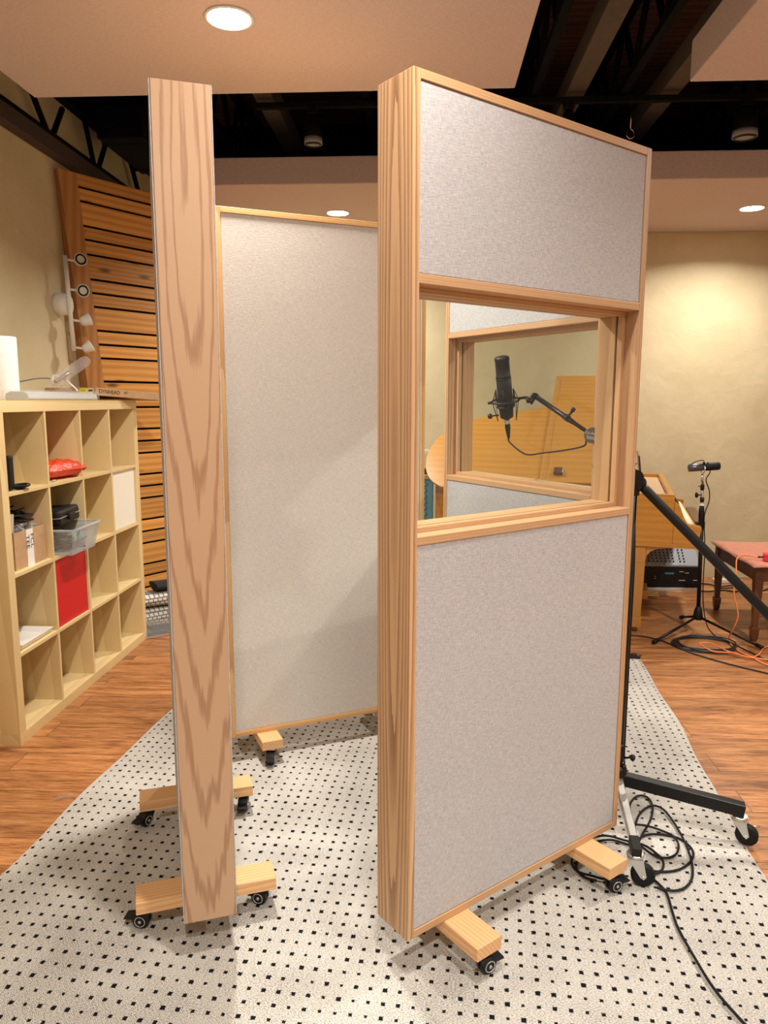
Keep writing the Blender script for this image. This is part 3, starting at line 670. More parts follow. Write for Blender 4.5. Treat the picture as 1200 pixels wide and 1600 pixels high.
# ---- on top of the shelf
TZ = 1.488
r = thing('paper_towel_roll', 'white paper towel roll standing on the shelf top at the left edge', 'paper roll', W(-1.885, 3.285, TZ))
MB().lathe([(.021, .001), (.061, 0), (.063, .004), (.063, .276), (.061, .280), (.021, .280), (.021, .001)], seg=36, cap=False).build('paper_roll', M_paper, r)
MB().lathe([(.0195, 0), (.0205, 0), (.0205, .281), (.0185, .281), (.0185, 0), (.0195, 0)], seg=24, cap=False).build('cardboard_core', M_card, r)
r = thing('light_fixture', 'long white fixture wrapped in clear plastic on the shelf top', 'fixture', W(-1.80, 3.60, TZ))
mb = MB()
prof = [(-.050, .0), (.050, .0), (.056, .008), (.050, .030), (.030, .040), (-.030, .040), (-.050, .030), (-.056, .008)]
mb.prism([(a, b) for a, b in prof], -.37, .33, 'xz'); mb.build('fixture_body', plain('satin_white', (.55, .56, .56), .3), r, .003)
MB().box(-.060, .062, -.39, .35, 0.0005, .0455).build('plastic_wrap', M_clear, r, .012)
r = thing('tube_lamp', 'clear tubular glass lamp tilted up on the shelf top', 'lamp', W(-1.80, 3.66, TZ+.0455))
MB().lathe([(.045, 0), (.047, .004), (.030, .012), (.014, .018), (.012, .03), (.0001, .03)], seg=24).build('lamp_base', M_tubglass, r)
dv = Vector((.06, .36, .16)).normalized(); p0 = Vector((-.01, -.09, .032))
MB().lathe([(.0001, 0), (.016, .004), (.026, .016), (.028, .03), (.028, .30), (.024, .318), (.012, .328), (.0001, .33)], p0, dv, 24).build('glass_tube', M_tubglass, r)
MB().lathe([(.008, 0.03), (.010, .04), (.010, .16), (.004, .17)], p0, dv, 12).build('lamp_core', plain('smoky', (.30, .22, .18), .2), r)
mb = MB(); mb.tube(smooth_path([(-.02, -.06, .05), (-.03, -.02, .075), (-.01, .04, .06), (.03, .06, .02), (.045, .065, .002)], 6), .004, 8); mb.build('power_cord', M_white, r)
mb = MB(); mb.tube(smooth_path([(-.02, -.08, .06), (-.07, -.12, .058), (-.14, -.25, .03), (-.2, -.4, .01), (-.23, -.5, .004)], 6), .003, 8); mb.build('power_cord', plain('grey_cord', (.12, .13, .12), .5), r)
# flat carton
r = thing('flat_carton', 'flat brown carton with yellow label overhanging the shelf end', 'carton', W(-1.785, 4.00, 1.516))
r.rotation_euler = (R(-3.0), 0, RA - R(19))
MB().box(-.37, 0, 0, .56, 0, .042).build('carton_body', M_card, r, .0015)
MB().box(-.115, -.055, -.0012, -.0002, .014, .036).build('yellow_label', M_label_y, r)
MB().box(-.052, -.018, -.0012, -.0002, .014, .036).build('barcode_label', M_label_w, r)
mb = MB()
for k in range(9): mb.box(-.049+.0032*k, -.0478+.0032*k+.0008*(k % 3), -.002, -.0012, .020, .031)
mb.build('barcode', M_ink, r); s_barcode = r.children[-1]; s_barcode['kind'] = 'stuff'
lettering('carton_text', 'DYNHEAD', .030, M_ink, r, frame((.0005, .105, .023), (0, 1, 0), (0, 0, 1)), 1.15)
lettering('carton_text', 'KIT', .018, M_ink, r, frame((.0005, .235, .026), (0, 1, 0), (0, 0, 1)), 1.1)
lettering('carton_text', '2 x 2', .014, M_ink, r, frame((-.09, -.0018, .025), (1, 0, 0), (0, 0, 1)))
lettering('carton_text', 'INTL', .020, M_ink, r, frame((-.31, -.0004, .020), (1, 0, 0), (0, 0, 1)))

# wall spotlight bar
r = thing('wall_spotlight_bar', 'white wall light with four small spot heads above the shelf', 'wall light', W(UL, 4.33, 2.04))
MB().lathe([(.062, .001), (.064, .004), (.064, .062), (.060, .068), (.0001, .068)], (0, 0, 0), (1, 0, 0), 28).build('wall_rose', M_white, r)
MB().tube([(.082, -.045, .265), (.082, .0, -.265)], .0125, 12).build('bar', M_white, r)
MB().tube([(.066, -.02, 0), (.082, -.022, 0)], .012, 10).build('bar_joint', M_white, r)
for k, (zz, yy, d, lit) in enumerate([(.245, -.04, (.55, -.60, .12), 0), (.08, -.03, (.62, -.72, -.12), 1), (-.09, -.01, (.75, .55, .35), 0), (-.245, .0, (.7, .35, .45), 0)]):
    d = Vector(d).normalized(); a = Vector((.082, yy, zz)); c = a+Vector((.055, .055, 0))
    h = MB(); h.tube([a, c-d*.01], .007, 8)
    h.lathe([(.0001, -.028), (.018, -.026), (.026, -.012), (.034, .018), (.037, .030), (.034, .032), (.033, .022), (.0001, .021)], c, d, 24)
    h = h.build('spot_head', M_white, r)
    MB().lathe([(.0001, .026), (.033, .028)], c, d, 24).build('spot_glass', plain('spot_glass', (.72, .72, .62), .2), h)
    MB().lathe([(.022, .0290), (.031, .0290), (.031, .0315), (.022, .0315), (.022, .029)], c, d, 24, cap=False).build('spot_ring', M_black, h)

# ================================================================== slatted corner panel
d = Vector((CA*.549-SA*.836, SA*.549+CA*.836, 0))
def FP(z):
    w = .151-.038*z
    return Vector(W(-2.13+.836*w, 4.757-.133*z-.549*w, z))
def BP(z): return Vector(W(-2.128, 4.757-.133*z, z))
slat = thing('slatted_panel', 'tall knotty cedar slatted acoustic panel leaning in the left corner', 'acoustic panel', FP(0), math.atan2(d.y, d.x))
Minv = (Matrix.Translation(FP(0)) @ Matrix.Rotation(math.atan2(d.y, d.x), 4, 'Z')).inverted()
def fp(s, z, back=0.0):
    # point on the leaning front plane, s along the slats
    p = FP(z) + d*s; q = Minv @ p
    return Vector((q.x, q.y + back, z))
nrm = Vector((0, 1, 0))
LS = 1.10; SWd = .115
def slab(mb, s0, s1, z0, z1, b0, b1):
    v = [fp(s, z, b) for s in (s0, s1) for b in (b0, b1) for z in (z0, z1)]
    mb.add(v, [(0, 1, 3, 2), (4, 6, 7, 5), (0, 4, 5, 1), (2, 3, 7, 6), (0, 2, 6, 4), (1, 5, 7, 3)])
mb = MB(); slab(mb, 0, SWd, 0, 2.80, 0, .035); mb.build('side_stile', M_cedar_z, slat, .003)
mb = MB(); slab(mb, LS-SWd, LS, 0, 2.80, 0, .035); mb.build('side_stile', M_cedar_z, slat, .003)
mb = MB()
vs = []
for z in (0, 2.80):
    a = Minv @ FP(z); b = Minv @ BP(z)
    a = Vector((a.x-.001, a.y+.004, z)); b = Vector((b.x, b.y, z)); n2 = Vector((.018, 0, 0))
    vs += [a, a+n2, b+n2, b]
mb.add(vs, [(3, 2, 1, 0), (4, 5, 6, 7), (0, 1, 5, 4), (1, 2, 6, 5), (2, 3, 7, 6), (3, 0, 4, 7)]); mb.build('side_board', M_cedar_z, slat, .002)
mb = MB(); gaps = [2.727, 2.65, 2.514, 2.437, 2.354, 2.212, 2.133, 2.052, 1.912, 1.829, 1.746, 1.604, 1.523, 1.444, 1.302, 1.222, 1.142, .999, .919, .838, .692, .611, .529, .382, .301, .219, .08]
zt = 2.80
mb.__init__()
for g in gaps:
    slab(mb, SWd+.002, LS-SWd-.002, g+.007, zt, .004, .024); zt = g-.007
slab(mb, SWd+.002, LS-SWd-.002, .0, zt, .004, .024)
mb.build('slats', M_cedar, slat, .002)
mb = MB(); slab(mb, SWd, LS-SWd, .0, 2.79, .05, .056); mb.build('black_backing', M_shadowgap, slat)

# rolled textiles by the panel foot
def roll(name, lab, cat, u, v, z, ry, rz, L, mat, ang):
    mb = MB(); prof = []
    n = 28
    def f(a, b):
        t = 2*math.pi*b; k = 1+.06*math.sin(3*t+a*5)+.03*math.sin(7*t)
        x = (a-.5)*L; return (x, math.cos(t)*ry*k, rz+math.sin(t)*rz*k*(1-.04*math.sin(a*9)))
    mb.grid(14, 29, f)
    for e in (0, 1):
        ring = [f(e, i/28) for i in range(28)]; mb.add(ring, [tuple(range(28)) if e == 0 else tuple(reversed(range(28)))])
    o = mb.build(name, mat, None, loc=W(u, v, z), rot=(0, 0, RA+R(ang))); tag(o, lab, cat); return o
roll('folded_textile', 'lower bundle of patterned pale textile at the foot of the slatted panel', 'textile bundle', -1.62, 4.74, .028, .13, .066, .62, M_textile, 38)
o = roll('rolled_blanket', 'upper rolled grey white blanket on the patterned bundle', 'blanket', -1.62, 4.74, .163, .12, .045, .62, M_textile, 38)
roll('black_cushion', 'black fluffy item on top of the rolled blanket', 'cushion', -1.60, 4.77, .254, .09, .028, .40, M_blackfluff, 38)
o = MB().box(-.34, .34, -.16, .16, 0, .028).build('black_tray', M_blackp, None, .006, loc=W(-1.62, 4.74, 0), rot=(0, 0, RA+R(38))); tag(o, 'flat black tray under the textile bundles', 'tray')
def ff(a, b):
    x = (a-.5)*.62; y = -.135-.06*b-.02*math.sin(a*11); z = .10*(1-b)+.004+.008*math.sin(a*17+b*5)*(1-b)
    return (x, y, max(.003, z))
o = MB().grid(24, 10, ff).build('plastic_sheet', M_clear, None, loc=W(-1.62, 4.74, 0), rot=(0, 0, RA+R(38))); tag(o, 'clear plastic wrap trailing from the textile bundle to the floor', 'plastic wrap')
sd = o.modifiers.new('s', 'SOLIDIFY'); sd.thickness = .001
mb = MB(); rn = random.Random(2)
for k in range(7):
    a = rn.uniform(-.5, .5); mb.tube([(-.04+k*.008, -.02+k*.006, .003), (-.02+k*.01, -.005+k*.004, .01+.004*(k % 3)), (.01+k*.006, .01+k*.003+a*.02, .003)], .0012, 4)
o = mb.build('plastic_scrap', M_clear, None, loc=(-1.214, 2.59, 0)); tag(o, 'small shred of clear plastic on the wood floor by the rug', 'scrap')

# ================================================================== studio boom stand
HX, HY = .826, 2.44
bs = thing('boom_stand', 'heavy black wheeled microphone boom stand behind the window gobo', 'mic stand', (HX, HY, 0), 0)
L3 = lambda x, y, z: Vector((x-HX, y-HY, z))
MB().lathe([(.020, .0), (.028, .004), (.030, .09), (.022, .10), (.0205, .10)], (0, 0, .125), seg=16).build('hub', M_black, bs)
ends = [((1.216, 2.315, .128), M_black, .019, 0), ((.775, 2.085, .128), M_zinc, .0125, 1), ((.893, 2.83, .128), M_black, .017, 0)]
CW = [R(-32), R(-12), R(80)]
for (e, m, hw, chr_), cw in zip(ends, CW):
    a = Vector((0, 0, .178)); b = L3(*e); dr = (b-a).normalized(); sd_ = dr.cross(Vector((0, 0, 1))).normalized(); upv = sd_.cross(dr).normalized()
    mb = MB(); vs = []
    st_ = a+dr*.018
    for p, kk in ((st_, 1.0), (b, 1.0)):
        for sx, sz in ((-1, -1), (1, -1), (1, 1), (-1, 1)): vs.append(p+sd_*hw*sx*kk+upv*hw*1.1*sz*kk)
    mb.add(vs, [(3, 2, 1, 0), (4, 5, 6, 7), (0, 1, 5, 4), (1, 2, 6, 5), (2, 3, 7, 6), (3, 0, 4, 7)])
    leg = mb.build('leg', m, bs, .003, label='bare grey metal leg' if chr_ else None)
    if chr_:
        mb = MB(); vs = []
        for p in (b-dr*.05, b+dr*.012):
            for sx, sz in ((-1, -1), (1, -1), (1, 1), (-1, 1)): vs.append(p+sd_*(hw+.002)*sx+upv*(hw*1.1+.002)*sz)
        mb.add(vs, [(3, 2, 1, 0), (4, 5, 6, 7), (0, 1, 5, 4), (1, 2, 6, 5), (2, 3, 7, 6), (3, 0, 4, 7)]); mb.build('leg_cap', M_blackp, leg, .002)
    c = b - dr*.012; M = Matrix.Translation((c.x, c.y, 0)) @ Matrix.Rotation(cw, 4, 'Z')
    zt_ = b.z-hw*1.1; wr = .036; wz = wr+.0085
    mb = MB(); mb.lathe([(.022, zt_-.012), (.026, zt_-.008), (.024, zt_)], (c.x, c.y, 0), seg=20)
    for yy in (-.018, .0155): mb.prism([(-.022, zt_-.012), (.022, zt_-.012), (.034, wz+.002), (.026, wz-.008), (.016, wz-.002)], yy, yy+.0025, 'xz', 0, M)
    mb.prism([(-.024, zt_-.015), (.026, zt_-.015), (.026, zt_-.011), (-.024, zt_-.011)], -.018, .018, 'xz', 0, M)
    mb.cyl(M @ Vector((.025, -.021, wz)), M @ Vector((.025, .021, wz)), .005, seg=10)
    fk = mb.build('caster_fork', M_zinc, leg)
    mb = MB(); mb.lathe([(.010, -.0125), (wr-.006, -.0125), (wr, -.008), (wr, .008), (wr-.006, .0125), (.010, .0125)], M @ Vector((.025, 0, wz)), M.to_3x3() @ Vector((0, 1, 0)), 28)
    mb.build('caster_wheel', M_rubber, leg)
    if chr_ == 0 and e[0] > 1: MB().tube([M @ Vector((.03, .02, wz+.02)), M @ Vector((.06, .035, wz+.022))], .003, 6).build('brake_pin', M_zinc, leg)
MB().cyl((0, 0, .19), (0, 0, 1.225), .0155, seg=20).build('post', M_black, bs)
MB().lathe([(.016, 0), (.021, .004), (.021, .06), (.016, .066)], (0, 0, .24), seg=20).build('post_collar', M_black, bs)
kn = MB(); kn.cyl((.018, -.01, .255), (.035, -.02, .262), .004, seg=8); kn.lathe([(.001, 0), (.010, .002), (.011, .012), (.006, .016), (.0001, .016)], (.034, -.019, .262), (.86, -.5, .1), 12); kn.build('lock_knob', M_blackp, bs)
P0 = Vector((.825, 2.44, 1.241)); P1 = Vector((1.26, 2.35, .798)); bd = (P1-P0).normalized()
def BL(t): return P0 + (P1-P0)*t - Vector((HX, HY, 0))
MB().tube([BL(-.27), BL(1.55)], [.0125, .0125], 18).build('boom_tube', M_black, bs)
MB().tube([BL(.06), BL(.09), BL(1.5), BL(1.53)], [.0145, .0155, .0165, .0145], 18).build('boom_sleeve', M_black, bs)
MB().lathe([(.03, 0), (.036, .004), (.036, .17), (.03, .18)], BL(1.55), bd, 24).build('counterweight', M_black, bs)
mb = MB(); c = BL(0)
mb.lathe([(.012, -.045), (.024, -.04), (.024, .035), (.018, .045)], c, bd, 18)
mb.cyl(c+Vector((0, -.03, 0)), c+Vector((0, .03, 0)), .026, seg=20); mb.cyl((0, 0, 1.18), (0, 0, 1.235), .022, .026, seg=18)
mb.build('clutch', M_black, bs)
# disc joint with maker's lettering, facing the camera
cD = BL(-.305); view = (Vector((0, 0, 1.489)) - (cD+Vector((HX, HY, 0)))).normalized(); view = Vector((view.x, view.y, 0)).normalized()
view = (view + Vector((-.15, 0, .05))).normalized()
MB().lathe([(.001, -.016), (.024, -.016), (.0265, -.012), (.0265, .008), (.024, .012), (.001, .012)], cD, view, 32).build('disc_joint', M_blackp, bs)
MB().lathe([(.0245, .0122), (.0255, .0122), (.0262, .0085)], cD, view, 32).build('disc_rim', plain('worn_rim', (.16, .15, .14), .4, .5), bs)
rx = Vector((0, 0, 1)).cross(view).normalized()
dn = Vector((rx.x, rx.y, -.14)).normalized()
lettering('disc_text', 'On-Stage\nStands', .0125, M_inkw, bs, frame(cD+view*.0127, dn, (0, 0, 1)))
q = cD+view*.0129-Vector((0, 0, .0125)); mb = MB(); mb.box(-.017, .017, -.0006, .0006, 0, .0003, 0, frame(q, dn, (0, 0, 1))); mb.build('disc_underline', M_inkw, bs)
# second arm up to the swivel
J = Vector((.556, 2.755, 1.506)) - Vector((HX, HY, 0)); ad = (J-cD).normalized(); Ln = (J-cD).length
arm = MB(); arm.tube([cD+ad*.018, cD+ad*(Ln*.32), cD+ad*(Ln*.325), cD+ad*(Ln-.005)], [.0062, .0072, .0088, .0088], 14); arm.build('upper_arm', M_black, bs)
mb = MB(); mc = cD+ad*(Ln*.42); mb.lathe([(.011, -.012), (.0115, .012)], mc, ad, 14); mb.cyl(mc, mc+Vector((.018, 0, .024)), .0045, seg=8)
mb.lathe([(.003, 0), (.0075, .002), (.0075, .014), (.002, .016)], mc+Vector((.016, 0, .022)), (.6, 0, .8), 10); mb.build('arm_clamp', M_blackp, bs)
mb = MB(); mb.cyl(J-view*.014, J+view*.014, .0125, seg=20); mb.lathe([(.001, 0), (.008, .002), (.008, .01), (.003, .012)], J+view*.012+Vector((-.004, 0, 0)), view, 12); mb.cyl(J+Vector((0, 0, -.004)), J+Vector((-.012, .01, -.028)), .005, seg=8); mb.build('swivel', M_blackp, bs)

# condenser microphone in its shock mount
top = Vector((.443, 2.845, 1.656)); bot = Vector((.479, 2.895, 1.410)); ax = (bot-top).normalized(); ML = (bot-top).length
mic = thing('studio_microphone', 'black condenser microphone hanging inside the booth behind the glass', 'microphone', tuple(top), 0)
Z_ = Vector((0, 0, 0))
MB().lathe([(.0001, 0), (.020, .0008), (.026, .004), (.0285, .009), (.0285, .014), (.027, .016), (.027, .072), (.0285, .074), (.0285, .084)], Z_, ax, 32).build('grille', plain('mesh_black', (.006, .006, .006), .5, spec=.4), mic)
MB().lathe([(.0265, .086), (.0285, .088), (.0285, .150), (.0275, .205), (.025, .236), (.020, .240), (.0001, .240)], Z_, ax, 32).build('body', plain('matte_black', (.008, .009, .010), .5, spec=.3), mic)
MB().lathe([(.0292, .083), (.0298, .084), (.0298, .087), (.0292, .088)], Z_, ax, 32).build('band', M_black, mic)
MB().lathe([(.0105, .240), (.0105, .262), (.0095, .264), (.0001, .264)], Z_, ax, 16).build('connector', M_chrome, mic)
sm = thing('shock_mount', 'black elastic shock mount cradling the studio microphone', 'mic mount', tuple(top+ax*.172), 0)
side = Vector((1, 0, 0)); side = (side-ax*side.dot(ax)).normalized(); fw = ax.cross(side).normalized()
rg = lambda rr, off, n=28: [side*math.cos(2*math.pi*i/n)*rr+fw*math.sin(2*math.pi*i/n)*rr+ax*off for i in range(n)]
MB().tube(rg(.052, .0), .0040, 8, closed=True).build('outer_ring', M_blackp, sm)
MB().tube(rg(.0325, .022), .0035, 8, closed=True).build('inner_ring', M_blackp, sm)
mb = MB()
for k in range(4):
    a = 2*math.pi*k/4+.35; e = side*math.cos(a)+fw*math.sin(a); f_ = side*math.cos(a+.5)+fw*math.sin(a+.5); g_ = side*math.cos(a-.5)+fw*math.sin(a-.5)
    mb.tube([f_*.052, e*.034-ax*.045, g_*.052], .0017, 6); mb.tube([f_*.052, e*.036+ax*.078, g_*.052], .0017, 6); mb.tube([e*.034-ax*.045, e*.032+ax*.02], .0028, 6)
mb.build('wire_cradle', M_black, sm)
mb = MB(); mb.cyl(-side*.052, -side*.068, .0055, seg=10); mb.build('side_knob', M_blackp, sm)
mb = MB(); c = -side*.030+ax*.052; mb.cyl(c, c-side*.028, .003, seg=8); mb.lathe([(.004, 0), (.010, .002), (.010, .014), (.005, .017)], c-side*.026, -side, 12); mb.build('tension_knob', M_blackp, sm)
Jw = J+Vector((HX, HY, 0)); tgt = Jw-(top+ax*.172); e0 = side*.050+fw*-.01
mb = MB(); mb.tube([e0, e0.lerp(tgt, .45), tgt*.96+Vector((.0, 0, -.008))], [.0045, .006, .0055], 8); md = e0.lerp(tgt, .6)
mb.lathe([(.004, 0), (.010, .003), (.010, .016), (.004, .018)], md+Vector((0, 0, -.004)), (0.3, -.2, -1), 10); mb.build('mount_arm', M_blackp, sm)
# cable
c0 = top+ax*.262; disc_w = cD+Vector((HX, HY, 0))
mb = MB(); mb.tube([c0, c0+ax*.018, c0+ax*.050, c0+ax*.062], [.0105, .0105, .0065, .004], 12)
pts = [c0+ax*.058, c0+ax*.075+Vector((.004, 0, -.002)), Vector((.535, 2.80, 1.290)), Vector((.585, 2.72, 1.300)), Vector((.635, 2.60, 1.318)), Vector((.672, 2.49, 1.340)), disc_w+Vector((-.005, .022, -.012)),
       Vector((.76, 2.462, 1.285)), Vector((.832, 2.475, 1.20)), Vector((.849, 2.458, 1.0)), Vector((.848, 2.452, .6)), Vector((.850, 2.455, .3)), Vector((.852, 2.45, .20))]
mb.tube(smooth_path(pts, 8), .0031, 8)
o = mb.build('microphone_cable', M_rubber, None); tag(o, 'black cable hanging from the studio microphone along the boom', 'cable')

# coil of cable at the boom stand's foot
def fp3(pts, z=.013, wob=.0): return [(x, y, z+wob*abs(math.sin(i*1.7))) for i, (x, y) in enumerate(pts)]
CO = dict(
 A=[(0.87, 2.411), (0.897, 2.501), (0.922, 2.562), (0.959, 2.602), (0.988, 2.602), (0.997, 2.566), (0.984, 2.51), (0.95, 2.439), (0.902, 2.368), (0.865, 2.312), (0.847, 2.297)],
 B=[(0.883, 2.403), (0.927, 2.48), (0.97, 2.523), (1.001, 2.531), (1.023, 2.502), (1.027, 2.428), (1.022, 2.335), (1.01, 2.252), (0.988, 2.167), (0.958, 2.104), (0.918, 2.064), (0.879, 2.055), (0.837, 2.067)],
 C=[(0.876, 2.411), (0.925, 2.396), (0.966, 2.369), (0.991, 2.335), (0.99, 2.287), (0.961, 2.234), (0.923, 2.214), (0.887, 2.227), (0.865, 2.269), (0.854, 2.298)],
 D=[(0.852, 2.312), (0.904, 2.349), (0.961, 2.353), (1.01, 2.327), (1.028, 2.276), (1.015, 2.228), (0.978, 2.184), (0.935, 2.157), (0.884, 2.148), (0.841, 2.157)],
 E=[(0.854, 2.305), (0.88, 2.28), (0.899, 2.244), (0.906, 2.2), (0.885, 2.154), (0.848, 2.132), (0.821, 2.135)],
 L=[(0.847, 2.297), (0.815, 2.312), (0.769, 2.338), (0.723, 2.33), (0.675, 2.297), (0.626, 2.233), (0.607, 2.183), (0.619, 2.141), (0.654, 2.122), (0.696, 2.109), (0.758, 2.150)],
 X=[(.841, 2.157), (.835, 2.135), (0.852, 2.088), (0.859, 2.043), (0.847, 1.973), (0.835, 1.893), (0.835, 1.784), (0.84, 1.68), (0.858, 1.597), (0.878, 1.542), (.93, 1.42)])
mb = MB()
for k, (n_, p) in enumerate(CO.items()): mb.tube(smooth_path(fp3(p, .0135+.002*(k % 3), .0012), 6), .0038, 8)
mb.tube(smooth_path([(x*1.0+.01, y-.018, .014) for x, y in CO['L'][:9]], 6), .0038, 8)
o = mb.build('coiled_cable', M_rubber, None); tag(o, 'loosely coiled black cable on the rug at the boom stand foot', 'cable')

# ================================================================== grand piano
PA = R(-17.5); pc, ps = math.cos(PA), math.sin(PA); PO = (1.597, 4.646)
pn = thing('grand_piano', 'golden brown baby grand piano with raised lid at the back wall', 'piano', (PO[0], PO[1], 0), PA)
def PL(s, t, z=0.0): return (PO[0]+pc*s-ps*t, PO[1]+ps*s+pc*t, z)
TW = 1.42
outline = [(.23, 0), (.23, TW), (-.05, TW), (-.22, TW-.02), (-.36, TW-.12), (-.50, TW-.30), (-.64, TW-.42), (-.80, TW-.50), (-.98, TW-.56), (-1.16, .74), (-1.28, .60), (-1.345, .42), (-1.35, .22), (-1.31, .07), (-1.22, 0)]
def smooth2(pts, n=4): return [(p.x, p.y) for p in smooth_path([(a, b, 0) for a, b in pts], n)]
curve = [outline[0], outline[1]] + smooth2(outline[2:], 4)
curve = [p for i, p in enumerate(curve) if i == 0 or (abs(p[0]-curve[i-1][0])+abs(p[1]-curve[i-1][1])) > 1e-4]
cen = (-.45, .62)
def inset(pts, dd):
    out = []; n = len(pts)
    for i in range(n):
        a = Vector((*pts[i-1], 0)); b = Vector((*pts[i], 0)); c = Vector((*pts[(i+1) % n], 0))
        t1 = (b-a); t2 = (c-b); t1 = t1.normalized() if t1.length else t2.normalized(); t2 = t2.normalized() if t2.length else t1
        nn = (Vector((-t1.y, t1.x, 0))+Vector((-t2.y, t2.x, 0)));  nn = nn/max(.5, nn.length**2/2) if nn.length else nn
        out.append((b.x+nn.x*dd, b.y+nn.y*dd))
    return out
inn = inset(curve, .035)
# rim (hollow)
n = len(curve); vs = [(x, y, .575) for x, y in curve]+[(x, y, .912) for x, y in curve]+[(x, y, .912) for x, y in inn]+[(x, y, .575) for x, y in inn]
fs = []
for i in range(n):
    j = (i+1) % n
    for k in range(4): fs.append((k*n+i, k*n+j, ((k+1) % 4)*n+j, ((k+1) % 4)*n+i))
MB().add(vs, fs).build('rim', M_piano, pn, .003)
vs = [(x, y, .600) for x, y in inn]+[(x, y, .61) for x, y in inn]
MB().add(vs, [tuple(reversed(range(n))), tuple(range(n, 2*n))]+[(i, (i+1) % n, n+(i+1) % n, n+i) for i in range(n)]).build('soundboard', M_piano_lt, pn)
box_part('tuning_board', M_piano_lt, pn, .00, .196, .036, TW-.036, .80, .885, .003)
box_part('strings_frame', plain('bronze_frame', (.22, .17, .09), .4, .6), pn, -.30, -.002, .04, TW-.06, .79, .83, .003)
# cheeks
ch = [(.231, .575), (.231, .868), (.262, .845), (.290, .770), (.315, .728), (.392, .716), (.396, .708), (.386, .64), (.378, .61), (.378, .575)]
MB().prism(ch, 0, .055, 'xz').build('cheek', M_piano, pn, .002)
MB().prism(ch, TW-.055, TW, 'xz').build('cheek', M_piano, pn, .002)
MB().box(-1.20, .386, -.008, -.0002, .575, .600).build('base_moulding', M_piano, pn, .003)
box_part('key_bed', M_piano, pn, .231, .378, .056, TW-.056, .575, .66, .002)
box_part('key_slip', M_piano, pn, .362, .385, .056, TW-.056, .6605, .690, .002)
MB().box(.386, .45, .33, 1.05, .640, .700).build('music_shelf', M_mahog, pn, .004)
MB().prism([(.233, .70), (.245, .70), (.262, .85), (.250, .86)], .057, TW-.057, 'xz').build('fallboard', M_black, pn, .002)
wk = MB().box(0, .118, 0, .0222, 0, .018).build('white_key', M_ivory, pn, .001, loc=(.248, .09, .685)); nW = 52; pitch = (TW-.18)/52
for k in range(nW):
    if k: o = wk.copy(); COL.objects.link(o); o.parent = pn; o.location = (.248, .09+k*pitch, .685)
bk0 = None
for k in range(nW-1):
    if (k+5) % 7 in (1, 2, 4, 5, 6) or k == 0:
        loc = (.248, .09+(k+1)*pitch-.0055, .703)
        if bk0 is None: bk0 = MB().box(0, .07, 0, .011, 0, .011).build('black_key', M_blackp, pn, .001, loc=loc)
        else: o = bk0.copy(); COL.objects.link(o); o.parent = pn; o.location = loc
# lid
th = R(33); ct, st2 = math.cos(th), math.sin(th)
def LT(s, t, h=0.0): return (s, t*ct - h*st2, .945 + t*st2 + h*ct)
lido = smooth2([(-.05, 1.29), (-.22, 1.27), (-.38, 1.18), (-.50, 1.02), (-.60, .915), (-.72, .865), (-.86, .826), (-1.10, .755), (-1.18, .71), (-1.28, .63), (-1.353, .54), (-1.405, .40), (-1.418, .25), (-1.39, .10), (-1.331, -.01), (-1.25, -.075)], 4)
lido = [(-.05, -.075)] + lido
def lidmesh(pts, h0, h1):
    m_ = len(pts); a2 = sum(pts[i][0]*pts[(i+1) % m_][1]-pts[(i+1) % m_][0]*pts[i][1] for i in range(m_))
    if a2 < 0: pts = pts[::-1]
    v = [LT(s, t, h0) for s, t in pts]+[LT(s, t, h1) for s, t in pts]
    return MB().add(v, [tuple(reversed(range(m_))), tuple(range(m_, 2*m_))]+[(i, (i+1) % m_, m_+(i+1) % m_, m_+i) for i in range(m_)])
def lidfix(pts): return lidmesh(pts, 0, .016)
lid = lidfix(lido).build('lid', M_piano, pn, .002)
fl = lidmesh([(-.605, -.01), (-.605, 1.295), (-.03, 1.295), (-.03, -.01)], .020, .036).build('front_lid_flap', M_piano, pn, .002)
lidmesh([(-.575, .03), (-.575, 1.27), (-.565, 1.27), (-.565, .03)], .0362, .039).build('flap_moulding', M_piano_z, pn)
lidmesh([(-.52, .06), (-.52, .12), (-.46, .12), (-.46, .06)], .0362, .060).build('lid_block', M_mahog, pn, .004)
MB().tube([(-.45, TW-.10, .90), LT(-.47, 1.02, -.002)], .008, 8).build('lid_prop', M_piano_z, pn)
for s_ in (-1.1, -.75, -.3): MB().cyl((s_, -.012, .925), (s_+.06, -.012, .925), .009, seg=10).build('hinge', plain('brass', (.6, .42, .15), .3, 1.0), pn)
# music desk on the tuning board
md_ = MB(); md_.prism([(.04, .886), (.052, .886), (.022, 1.12), (.012, 1.12)], .42, 1.0, 'xz'); md_.build('music_desk', M_mahog, pn, .003)
MB().tube([(.035, .95, .886), (-.04, .95, .90), (-.045, .95, .96), (.02, .95, 1.03)], .003, 6).build('desk_wire', M_black, pn)
box_part('desk_ledge', M_piano_lt, pn, .03, .10, .40, 1.02, .8855, .893, .002)
